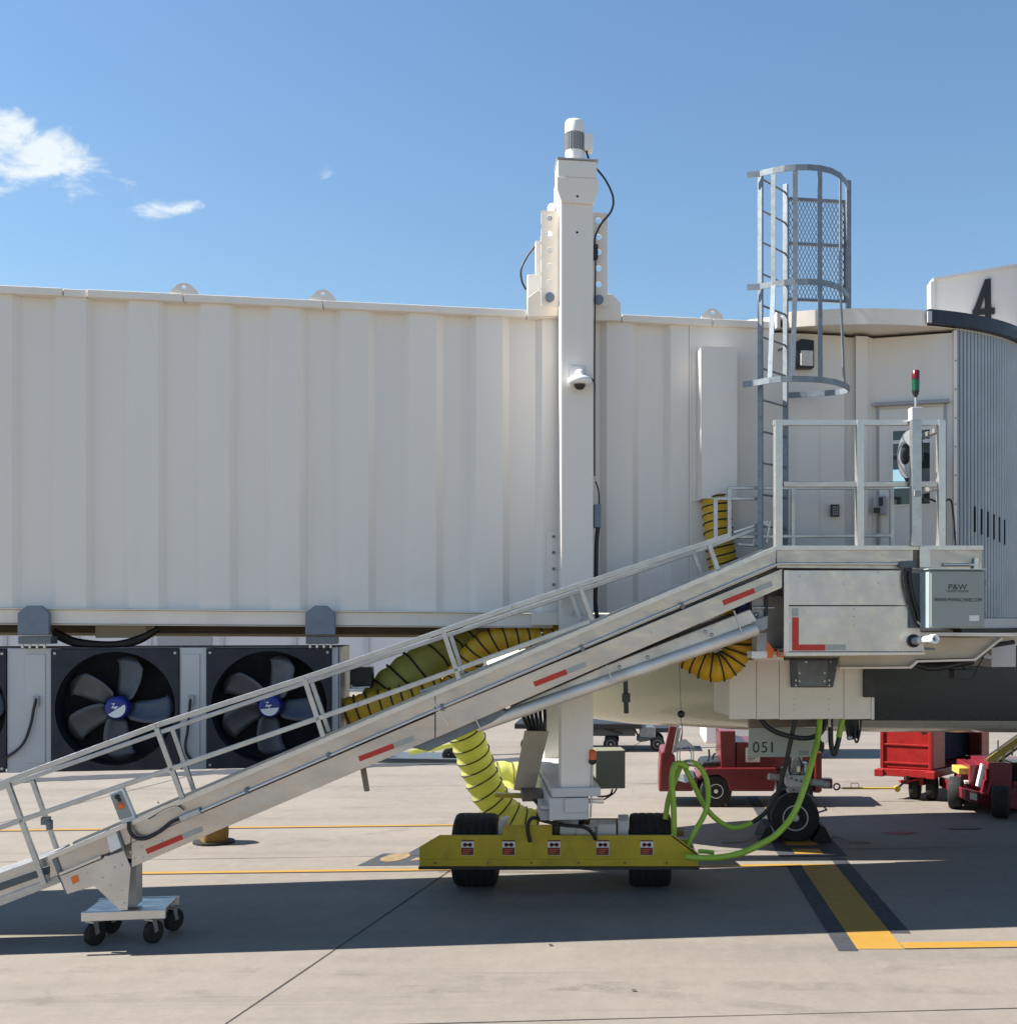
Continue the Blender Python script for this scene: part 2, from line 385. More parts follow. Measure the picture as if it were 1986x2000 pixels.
# ------------------------------------------------------------------ ground, joints and painted markings
m = MB(); m.add([(-900, -300, 0), (900, -300, 0), (900, 1800, 0), (-900, 1800, 0)], [(0, 1, 2, 3)])
apron = struct(m.build('apron', 'concrete'))
def sheet(name, pts, mt, z=.004):
    m = MB(); n = len(pts); m.add([(p[0], p[1], z) for p in pts], [tuple(range(n))]); return m.build(name, mt, apron)
def strip(name, p, q, w, mt, z=.004, wob=0.0):
    p, q = Vector(p), Vector(q); t = (q - p).normalized(); s = Vector((-t.y, t.x, 0)); n = max(2, int((q - p).length / .25)) if wob else 1
    L, R = [], []
    for i in range(n + 1):
        k = i / n; c = p.lerp(q, k); d = (mnoise.noise(Vector((k * 23 + p.x, p.y, 1))) * wob) if wob else 0; ww = w * (1 + (.7 * mnoise.noise(Vector((k * 61, p.y, 5))) if wob else 0))
        L.append(c + s * (d - ww / 2)); R.append(c + s * (d + ww / 2))
    m = MB(); v = [(a.x, a.y, z) for a in L] + [(a.x, a.y, z) for a in R]
    m.add(v, [(i, i + 1, n + 2 + i, n + 1 + i) for i in range(n)]); return m.build(name, mt, apron)
# sealed slab joints: the diagonal one crossing the foreground and its parallels, and the cross joints
jd = (G(849, 1722) - G(440, 2000)).normalized(); j0 = G(440, 2000)
for k in (-2, -1, 0):
    o = j0 + Vector((7.6 * k, 0, 0)); strip('joint', o - jd * 9, o + jd * 90, .017, 'joint_seal', wob=.014)
for y in (8.62, 14.72, 20.82, 26.9, 33.0, 39.1, 45.2):
    strip('joint', (-45, y - 45 * .075, 0), (45, y + 45 * .075, 0), .012, 'joint_seal', wob=.01)
def make_tyre_mark():
    m = bpy.data.materials.new('tyre_mark'); m.use_nodes = True; M['tyre_mark'] = m; N, L = m.node_tree.nodes, m.node_tree.links; p = N['Principled BSDF']
    p.inputs['Base Color'].default_value = (.05, .045, .04, 1); p.inputs['Roughness'].default_value = .85
    tc = N.new('ShaderNodeTexCoord'); n = N.new('ShaderNodeTexNoise'); n.inputs['Scale'].default_value = 2.2; n.inputs['Detail'].default_value = 9; n.inputs['Roughness'].default_value = .75; L.new(tc.outputs['Object'], n.inputs[0])
    r = N.new('ShaderNodeMapRange'); L.new(n.outputs[0], r.inputs[0])
    for i_, v_ in zip((1, 2, 3, 4), (.46, .76, 0, .22)): r.inputs[i_].default_value = v_
    L.new(r.outputs[0], p.inputs['Alpha'])
make_tyre_mark()
def tyre_mark(pts, w=.19, z=.003):
    P = smooth_path([G(*p) for p in pts], 10); v = []
    for i, p in enumerate(P):
        tt = (P[min(i + 1, len(P) - 1)] - P[max(i - 1, 0)]).normalized(); n_ = Vector((-tt.y, tt.x, 0)) * w / 2
        v += [(p.x - n_.x, p.y - n_.y, z), (p.x + n_.x, p.y + n_.y, z)]
    m = MB(); m.add(v, [(2 * i, 2 * i + 2, 2 * i + 3, 2 * i + 1) for i in range(len(P) - 1)]); m.build('tyre_mark', 'tyre_mark', apron)
tyre_mark([(-200, 1905), (300, 1893), (800, 1905), (1300, 1945), (1700, 1990)]); tyre_mark([(-200, 1978), (250, 1948), (750, 1935), (1400, 1925), (2100, 1940)], .22, .0032)
tyre_mark([(250, 1600), (600, 1583), (950, 1560), (1400, 1520)], .25, .0034); tyre_mark([(300, 1660), (650, 1640), (900, 1600), (1150, 1540)], .25, .0036)
tyre_mark([(1600, 1600), (1750, 1590), (1900, 1596), (2050, 1610)], .22, .0038); tyre_mark([(1700, 1900), (1850, 1880), (2050, 1872)], .2, .0028)
# nose-wheel lead-in line: broad yellow with black borders
X0, X1, X2, X3 = 1.83, 2.01, 2.43, 2.62
sheet('black_border', [(X0, 10.36), (X1, 10.36), (X1, 13.95), (X0, 13.95)], 'line_black')
sheet('black_border', [(X2, 10.94), (X3, 10.94), (X3, 14.35), (X2, 14.35)], 'line_black')
sheet('yellow_line', [(X1, 10.42), (X2, 10.42), (X2, 14.02), (X1, 14.02)], 'line_yellow')
sheet('black_border', [(X0 - .02, 14.45), (X3 + .05, 14.45), (X3 + .05, 15.75), (X0 - .02, 15.75)], 'line_black')
sheet('yellow_line', [(X1 + .02, 14.60), (X2 - .04, 14.60), (X2 - .04, 14.92), (X1 + .02, 14.92)], 'line_yellow', .008)
sheet('yellow_line', [(X1 - .02, 15.15), (X2 - .02, 15.15), (X2 - .02, 15.62), (X1 - .02, 15.62)], 'line_yellow', .008)
sheet('black_border', [(X0 + .02, 16.6), (X1 + .02, 16.6), (X1 + .04, 19.3), (X0 + .04, 19.3)], 'line_black')
sheet('yellow_line', [(X1 + .04, 18.1), (X2 + .04, 18.1), (X2 + .04, 19.3), (X1 + .04, 19.3)], 'line_yellow')
# gate box lines: thin yellow with dark outlines
def edged(p, q, w, e):
    strip('black_border', p, q, w + 2 * e, 'line_black'); strip('yellow_line', p, q, w, 'line_yellow', .008)
edged(G(-300, 1714), Vector((X1 + .003, 13.96, 0)), .11, .022)
edged(Vector((X2 + .003, 10.52, 0)), Vector((12, 10.97, 0)), .19, .012)
edged(G(-400, 1628), G(1000, 1611), .10, .028)
# stand number panel half hidden behind the bogie
q = [G(697, 1692), G(905, 1690), G(905, 1650), G(828, 1650), G(796, 1668), G(748, 1668)]
sheet('black_panel', q, 'line_black')
c = G(772, 1676); mm = MB(); ring = []
for k in range(20):
    a = 2 * math.pi * k / 20; ring.append((c.x + .16 * math.cos(a) + .05 * math.sin(a), c.y + .26 * math.sin(a), .008))
mm.add(ring, [tuple(range(20))]); mm.build('yellow_numeral', 'line_yellow_worn', apron)
q = [G(800, 1683), G(835, 1680), G(840, 1676), G(812, 1677)]; sheet('yellow_numeral', q, 'line_yellow_worn', .008)
# far shadow band laid on the stand as dark painted strips; oil stains
strip('shadow_strip', G(-500, 1548), G(1060, 1482), .62, 'line_black', wob=.05)
strip('shadow_strip', G(-200, 1516), G(1500, 1456), .16, 'line_black', wob=.03)
def blob(name, px, py, rx, ry, mt, z=.012):
    c = G(px, py); v = []
    for k in range(28):
        a = 2 * math.pi * k / 28; r = 1 + .38 * mnoise.noise(Vector((math.cos(a) * 1.7 + px, math.sin(a) * 1.7, py)))
        v.append((c.x + rx * r * math.cos(a), c.y + ry * r * math.sin(a), z))
    mm = MB(); mm.add(v, [tuple(range(28))]); return mm.build(name, mt, apron)
blob('stain', 1756, 1628, .22, .13, 'oil_red', .006); blob('stain', 1880, 1619, .28, .09, 'stain_dark')
blob('stain', 1238, 1937, .02, .015, 'line_black'); blob('stain', 1075, 1848, .02, .02, 'line_black')


# ------------------------------------------------------------------ boarding bridge: tunnel and cab
def zs(u): return -.0075 * (u + .93)                     # the tunnel falls very slightly towards the aircraft
ZB, ZT = 3.06, 6.216
bridge = thing('boarding_bridge', 'long cream corrugated airport boarding bridge tunnel ending in a round cab with grey bellows', 'jet bridge')
PER, UD = .685, -1.343
ks = list(range(-12, 3))
uend = BF.q(1345, 900, 0).x
for k in ks:
    u0 = UD + PER * k - .053
    prof = [(u0, 0), (u0 + .07, .066), (u0 + .345, .066), (u0 + .41, 0), (u0 + PER, 0)]
    if u0 > uend: break
    prof = [p for p in prof if p[0] <= uend] + ([(uend, 0)] if prof[-1][0] > uend else [])
    m = MB(BF); n = len(prof); v = []
    for u, d in prof: v += [(u, d, ZB + zs(u)), (u, d, ZT - .05 + zs(u))]
    for u, d in prof: v += [(u, d + .03, ZB + zs(u)), (u, d + .03, ZT - .05 + zs(u))]
    b = 2 * n
    f = [(2 * i, 2 * i + 2, 2 * i + 3, 2 * i + 1) for i in range(n - 1)] + [(b + 2 * i, b + 2 * i + 1, b + 2 * i + 3, b + 2 * i + 2) for i in range(n - 1)]
    f += [(0, 1, b + 1, b), (2 * n - 2, b + 2 * n - 2, b + 2 * n - 1, 2 * n - 1)]
    m.add(v, f); m.build('wall_panel', 'cream_paint', bridge)
m = MB(BF); uf = BF.q(1512, 900, 0).x
m.box(uend + .004, uf, -.004, .03, ZB, ZT - .06); m.build('wall_panel', 'cream_paint', bridge, .004)
# fascia along the roof edge in lengths, roof, back wall, floor
cuts = [-9.9, BF.q(125, 560, 0).x, BF.q(172, 560, 0).x, BF.q(360, 560, 0).x, BF.q(632, 560, 0).x, BF.q(1028, 560, 0).x, BF.q(1213, 560, 0).x, BF.q(1390, 560, 0).x, BF.q(1516, 560, 0).x]
for i in range(len(cuts) - 1):
    a, b = cuts[i] + .004, cuts[i + 1] - .004; d = -.05 if i != 1 else -.03; m = MB(BF)
    v = [(u, y, z + zs(u)) for u in (a, b) for y, z in ((d, ZT - .075), (d, ZT), (.12, ZT), (.12, ZT - .075))]
    m.add(v, [(0, 3, 2, 1), (4, 5, 6, 7), (0, 1, 5, 4), (1, 2, 6, 5), (2, 3, 7, 6), (3, 0, 4, 7)]); m.build('roof_fascia', 'cream_trim', bridge, .006)
m = MB(BF); v = [(u, y, z + zs(u)) for u in (-9.9, uf) for y, z in ((.10, ZT - .02), (.10, ZT - .07), (1.77, ZT - .07), (1.77, ZT - .02))]
m.add(v, [(0, 1, 2, 3), (7, 6, 5, 4), (0, 4, 5, 1), (1, 5, 6, 2), (2, 6, 7, 3), (3, 7, 4, 0)]); m.build('roof', 'cream_trim', bridge)
m = MB(BF); m.box(-9.9, uf, 1.73, 1.78, ZB, ZT - .08); m.build('wall', 'cream_paint', bridge)
m = MB(BF); m.box(-9.9, uf, .14, 1.71, ZB + .02, ZB + .10); m.build('floor', 'brown_steel', bridge)
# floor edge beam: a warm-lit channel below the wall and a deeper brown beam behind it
ucol = BF.q(1080, 1200, -.05).x
def lbeam(name, a, b, v0, v1, z0, z1, mt, bev=.006):
    m = MB(BF); v = [(u, y, z + zs(u)) for u in (a, b) for y, z in ((v0, z0), (v0, z1), (v1, z1), (v1, z0))]
    m.add(v, [(0, 3, 2, 1), (4, 5, 6, 7), (0, 1, 5, 4), (1, 2, 6, 5), (2, 3, 7, 6), (3, 0, 4, 7)]); return m.build(name, mt, bridge, bev)
lbeam('floor_channel', -9.9, ucol, -.02, .02, 2.905, 3.045, 'cream_trim')
lbeam('floor_channel', -9.9, ucol, -.05, .13, 3.047, 3.058, 'cream_trim', 0)
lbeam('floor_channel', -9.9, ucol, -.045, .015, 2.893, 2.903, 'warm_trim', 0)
lbeam('floor_channel', ucol + .22, uf, -.02, .02, 2.95, 3.045, 'cream_trim')
lbeam('floor_beam', -9.9, uf, 1.0, 1.1, 2.80, 3.04, 'brown_steel')
lbeam('floor_beam', -9.9, uf, 1.6, 1.7, 2.76, 3.04, 'warm_trim')
for k in range(12):
    u = -9.5 + k * .95; lbeam('floor_rib', u, u + .06, .03, .99, 2.90, 3.04, 'brown_steel', 0)
# lifting lugs on the roof edge
for px, w, top in ((360, 26, 549), (631, 25, 563), (1391, 23, 597)):
    c = BF.q(px, top, -.02); h = .115; ww = w * 11.9 / F; z0 = ZT + zs(c.x) - .01
    outl = [(c.x - ww, z0), (c.x + ww, z0), (c.x + ww, z0 + .035), (c.x + ww * .45, z0 + h * .93), (c.x + ww * .2, z0 + h * 1.06), (c.x - ww * .2, z0 + h * 1.06), (c.x - ww * .45, z0 + h * .93), (c.x - ww, z0 + .035)]
    m = MB(BF); m.holed(outl, (c.x, z0 + h * .66), .022, -.03, -.008); m.build('lifting_lug', 'cream_trim', bridge)
# roof yoke that ties the tunnel to the lift columns
for pts in ([(1030, 617), (1030, 582), (1049, 567), (1092, 567), (1092, 617)], [(1156, 625), (1156, 574), (1196, 574), (1212, 592), (1212, 625)]):
    m = MB(BF); m.ppoly(pts, -.085, -.055); m.build('yoke_plate', 'cream_trim', bridge, .004)
# hanger plates bolted to the wall beside the column
m = MB(BF); m.pbox(1067, 1093, 1037, 1160, -.03, -.005); hp = m.build('side_plate', 'cream_paint', bridge, .004)
for y in (1048, 1079, 1111, 1142):
    m = MB(BF); c = BF.q(1081, y, -.035); m.cyl((c.x, -.045, c.z), (c.x, -.028, c.z), .016, 8); m.build('bolt', 'galvanised_dark', hp)
m = MB(BF); m.pbox(1038, 1092, 1196, 1221, -.07, -.047); m.build('side_plate', 'cream_trim', bridge, .004)

# the cab: stepped wall, angled door wall, round roof, bellows
wallpx = [(1512, .0), (1598, .0), (1602, .03), (1648, .03), (1653, .09), (1667, .09), (1671, .01), (1694, .01), (1697, .05), (1707, .10)]
cz0, cz1 = 2.98, 6.09
pl = [(BF.q(px, 900, v).x, v) for px, v in wallpx]
for i in range(len(pl) - 1):
    (a, va), (b, vb) = pl[i], pl[i + 1]; m = MB(BF); m.plan([(a, va), (b, vb), (b, vb + .04), (a, va + .04)], cz0, cz1); m.build('cab_panel', 'cream_paint', bridge)
D0 = Vector((BF.q(1704, 900, .095).x, .095)); D1 = Vector((BF.q(1862, 900, -.28).x, -.28))
dt = (D1 - D0).normalized(); dn = Vector((dt.y, -dt.x))         # outward normal towards the camera
def dq(px, py):                                                # photo pixel -> (distance along door wall, height)
    lo, hi = -1.0, 2.5
    for _ in range(40):
        mid = (lo + hi) / 2; p = D0 + dt * mid; w = BF.w((p.x, p.y, 0)); x = CX + F * w.x / w.y
        if x < px: lo = mid
        else: hi = mid
    p = D0 + dt * lo; w = BF.w((p.x, p.y, 0)); return lo, H - (py - YH) * w.y / F
def dpoly(m, pts, o0, o1):                                     # polygon on the door wall, o = offset outwards
    n = len(pts); v = []
    for o in (o1, o0):
        for s_, z in pts: p = D0 + dt * s_ + dn * o; v.append((p.x, p.y, z))
    m.add(v, [tuple(range(n)), tuple(range(2 * n - 1, n - 1, -1))] + [(i, n + i, n + (i + 1) % n, (i + 1) % n) for i in range(n)]); return m
def drect(m, x0, x1, y0, y1, o0, o1):
    s0, za = dq(x0, y1); s1, _ = dq(x1, y1); zb = dq((x0 + x1) / 2, y0)[1]; za = dq((x0 + x1) / 2, y1)[1]
    return dpoly(m, [(s0, za), (s1, za), (s1, zb), (s0, zb)], o0, o1)
Lw = (D1 - D0).length
m = MB(BF); dpoly(m, [(0, cz0), (Lw, cz0), (Lw, cz1), (0, cz1)], -.05, 0); m.build('door_wall', 'cream_paint', bridge)
m = MB(BF); s0 = dq(1717, 900)[0]; s1 = dq(1843, 900)[0]; dz0, dz1 = 3.30, dq(1780, 797)[1]
dpoly(m, [(s0, dz0), (s1, dz0), (s1, dz1), (s0, dz1)], .002, .012); door = m.build('cab_door', 'cream_paint', bridge, .003)
m = MB(BF)
for a, b, c, d in ((s0 - .03, s0 - .012, dz0, dz1 + .03), (s1 + .012, s1 + .03, dz0, dz1 + .03)): dpoly(m, [(a, c), (b, c), (b, d), (a, d)], .001, .02)
dpoly(m, [(s0 - .05, dz1 + .032), (s1 + .06, dz1 + .032), (s1 + .06, dz1 + .07), (s0 - .05, dz1 + .07)], .001, .07)
m.build('door_frame', 'grey_paint', door)
m = MB(BF); g0, g1 = dq(1744, 900)[0], dq(1816, 900)[0]; gz0, gz1 = dq(1780, 985)[1], dq(1780, 841)[1]
gm1, gm2, gb0, gb1 = (dq(1780, y_)[1] for y_ in (916, 953, 866, 859))
dpoly(m, [(g0, gm1), (g1, gm1), (g1, gz1), (g0, gz1)], .0125, .016); m.build('window_pane', 'window_glass', door)
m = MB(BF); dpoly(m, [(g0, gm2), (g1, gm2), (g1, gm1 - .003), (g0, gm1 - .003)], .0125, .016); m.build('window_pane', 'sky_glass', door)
m = MB(BF); dpoly(m, [(g0, gz0), (g1, gz0), (g1, gm2 - .003), (g0, gm2 - .003)], .0125, .016); m.build('window_pane', 'window_glass', door)
m = MB(BF); dpoly(m, [(g0, gb0), (g1, gb0), (g1, gb1), (g0, gb1)], .0162, .018); m.build('reflection_band', 'decal_white', door)  # bright reflection band in the glass, put on as a white strip
m = MB(BF)
for a, b, c, d in ((g0 - .02, g0, gz0 - .02, gz1 + .02), (g1, g1 + .02, gz0 - .02, gz1 + .02), (g0, g1, gz0 - .02, gz0), (g0, g1, gz1, gz1 + .02)):
    dpoly(m, [(a, c), (b, c), (b, d), (a, d)], .0125, .021)
m.build('window_frame', 'cream_trim', door)
m = MB(BF); dpoly(m, [(s0 + .03, 3.30), (s1 - .03, 3.30), (s1 - .03, 3.62), (s0 + .03, 3.62)], .0125, .016); m.build('kick_plate', 'warm_trim', door)
# circle of the round roof through three plan points
def circ(p, q, r):
    ax, ay, bx, by, cx, cy = *p, *q, *r; d = 2 * (ax * (by - cy) + bx * (cy - ay) + cx * (ay - by))
    ux = ((ax * ax + ay * ay) * (by - cy) + (bx * bx + by * by) * (cy - ay) + (cx * cx + cy * cy) * (ay - by)) / d
    uy = ((ax * ax + ay * ay) * (cx - bx) + (bx * bx + by * by) * (ax - cx) + (cx * cx + cy * cy) * (bx - ax)) / d
    return Vector((ux, uy)), math.hypot(ax - ux, ay - uy)
R1 = (BF.q(1535, 615, -.12).x, -.12); R2 = (BF.q(1728, 602, -.42).x, -.42); R3 = (BF.q(1986, 630, .16).x, .16)
RC, RR = circ(R1, R2, R3)
def ang(p): return math.atan2(p[1] - RC.y, p[0] - RC.x)
def arc(a0, a1, r, n): return [(RC.x + r * math.cos(a0 + (a1 - a0) * i / n), RC.y + r * math.sin(a0 + (a1 - a0) * i / n)) for i in range(n + 1)]
A1 = ang(R1); Ab = ang((BF.q(1811, 602, -.40).x, -.40)); Aend = ang(R3) + .75
rz1 = BF.q(1728, 602, -.42).z; rz0 = BF.q(1728, 633, -.42).z
def band(name, a0, a1, r0, r1, z0, z1, mt, n=24, bev=0.0):
    m = MB(BF); m.plan(arc(a0, a1, r1, n) + arc(a1, a0, r0, n), z0, z1); return m.build(name, mt, bridge, bev)
band('cab_fascia', A1, Ab - .004, RR - .05, RR, rz0, rz1, 'cream_trim', 20)
band('canopy_edge', Ab, Aend, RR - .06, RR + .02, BF.q(1811, 631, -.41).z, rz1 + .012, 'navy_black', 30)
VBK = 1.78                                             # the cab ends where the tunnel's far side does
def lens(r): return [p for p in [(RC.x + r * math.cos(t * math.pi / 48), RC.y + r * math.sin(t * math.pi / 48)) for t in range(48, 97)] if p[1] < VBK]
def cab_plan(r): L = lens(r); return L + [(L[-1][0], VBK), (L[0][0], VBK)]
m = MB(BF); m.plan(cab_plan(RR - .055), rz1 - .06, rz1 - .02); m.build('cab_roof', 'cream_trim', bridge)
m = MB(BF); m.plan(cab_plan(RR - .052), rz0 + .012, rz0 + .022); m.build('cab_soffit', 'cream_trim', bridge)
m = MB(BF); c = BF.q(1516, 628, -.10); m.box(c.x - .0, c.x + .04, -.12, .1, rz0 + .0, rz1 + .0); m.build('fascia_end', 'white_paint', bridge)
# far side of the cab, closing the body behind the visible walls
L_ = lens(RR - .15); m = MB(BF); m.box(max(L_[0][0], uf), L_[-1][0], VBK - .06, VBK - .02, cz0, rz1 - .07); m.build('cab_rear_wall', 'cream_paint', bridge)
m = MB(BF); m.plan([p for p in cab_plan(RR - .22)], 2.86, 2.93); m.build('cab_floor', 'grey_paint', bridge)
# label plate with vents at the canopy's start
m = MB(BF); m.pbox(1812, 1820, 607, 629, -.475, -.44); m.build('canopy_clip', 'pale_grey', bridge)
# bellows: upright folds on an arc behind a recessed dark sheet
B0 = (D1.x + .02, D1.y - .0); BR = (Vector(B0) - RC).length; Ba = ang(B0)
m = MB(BF); m.plan(arc(Ba, Aend, BR - .06, 30) + arc(Aend, Ba, BR - .08, 30), 3.0, rz1 - .07); m.build('bellows_sheet', 'black_plastic', bridge)
nf = 34; step = .0545 / BR
slots = {4, 6, 8, 10, 12, 14}
for i in range(nf):
    a = Ba + .004 + i * step
    def pt(da, r): return (RC.x + r * math.cos(a + da * step), RC.y + r * math.sin(a + da * step))
    z0, z1 = 3.0, rz1 - .075
    m = MB(BF); m.plan([pt(.06, BR - .03), pt(.18, BR - .006), pt(.36, BR + .006), pt(.54, BR + .006), pt(.74, BR - .006), pt(.86, BR - .03), pt(.86, BR - .055), pt(.06, BR - .055)], z0, z1)
    m.build('bellows_fold', 'bellows_grey' if 'bellows_grey' in M else mat('bellows_grey', (.40, .44, .475), .42, .1, var=.06, vs=3).name, bridge)
    if i in slots:
        z = 4.27 - .012 * i; m = MB(BF); m.plan([pt(.80, BR - .03), pt(.92, BR + .012), pt(1.12, BR + .012), pt(1.2, BR - .03)], z - .28, z); m.build('bellows_slot', 'black_plastic', bridge)
band('bellows_sill', Ba + .02, Aend, BR - .10, BR + .02, 2.885, 2.995, 'pale_grey', 24)
band('bellows_gasket', Ba + .02, Aend, BR - .09, BR + .045, 2.835, 2.882, 'black_plastic', 24)
# white fixing strip where the bellows meets the door wall
m = MB(BF); m.box(D1.x - .012, D1.x + .022, D1.y - .04, D1.y + .03, 3.0, rz0 - .01); fs = m.build('bellows_flange', 'cream_trim', bridge)
for i in range(9):
    z = 3.3 + i * .31; m = MB(BF); m.cyl((D1.x + .006, D1.y - .048, z), (D1.x + .006, D1.y - .038, z), .008, 6); m.build('rivet', 'galvanised_dark', fs)
# structure under the cab
m = MB(BF); m.ppoly([(1700, 1235), (2040, 1237), (2040, 1243), (1700, 1242)], -.42, -.30); m.build('cab_sill_beam', 'aluminium_stained', bridge)
m = MB(BF); m.ppoly([(1640, 1243), (1954, 1246), (1903, 1285), (1790, 1288), (1778, 1301), (1640, 1303)], -.20, -.14); m.build('cab_skirt', 'warm_trim', bridge, .004)
m = MB(BF); m.ppoly([(1790, 1290), (1903, 1287), (1956, 1245), (1960, 1247), (1905, 1291), (1793, 1294), (1780, 1306), (1640, 1307), (1640, 1303), (1777, 1302)], -.26, -.13); m.build('cab_skirt_lip', 'cream_trim', bridge)
m = MB(BF); m.pbox(1936, 1984, 1258, 1303, .3, .9); m.build('cab_underbox', 'pale_grey', bridge, .006)
m = MB(BF); m.ppoly([(1918, 1285), (1928, 1276), (1940, 1285), (1940, 1288)], -.1, .3); m.build('cab_bracket', 'grey_paint', bridge)
m = MB(BF); m.pbox(1432, 2040, 1228, 1262, .35, 1.7); m.build('cab_underframe', 'warm_trim', bridge, .01)
m = MB(BF); m.ptube([(1790, 1298, -.1), (1815, 1305, -.15), (1845, 1303, -.15), (1870, 1297, -.1), (1900, 1292, -.1)], .035, 8); m.build('cable_bundle', 'hose_black', bridge)
m = MB(BF); m.ptube([(1780, 1293, .1), (1830, 1299, .1), (1885, 1293, .1)], .03, 8); m.build('cable_bundle', 'hose_black', bridge)
m = MB(BF); m.ptube([(1980, 1254, -.05), (1955, 1258, -.05), (1935, 1262, -.05)], .025, 8); m.build('cable_bundle', 'hose_black', bridge)

# floodlight under the cab
t = thing('floodlight', 'small black floodlight hanging from a cable under the round cab', 'floodlight')
m = MB(BF); m.pbox(1863, 1900, 1308, 1327, -.16, -.02); m.build('lamp_housing', 'black_plastic', t, .008)
m = MB(BF); m.ptube([(1870, 1294, -.1), (1880, 1300, -.1), (1884, 1309, -.1)], .012, 8); m.build('bracket', 'black_plastic', t)
m = MB(BF); m.ptube([(1901, 1322, -.1), (1908, 1305, -.1), (1916, 1292, -.1), (1920, 1284, -.1)], .008, 8); m.build('cable', 'black_plastic', t)

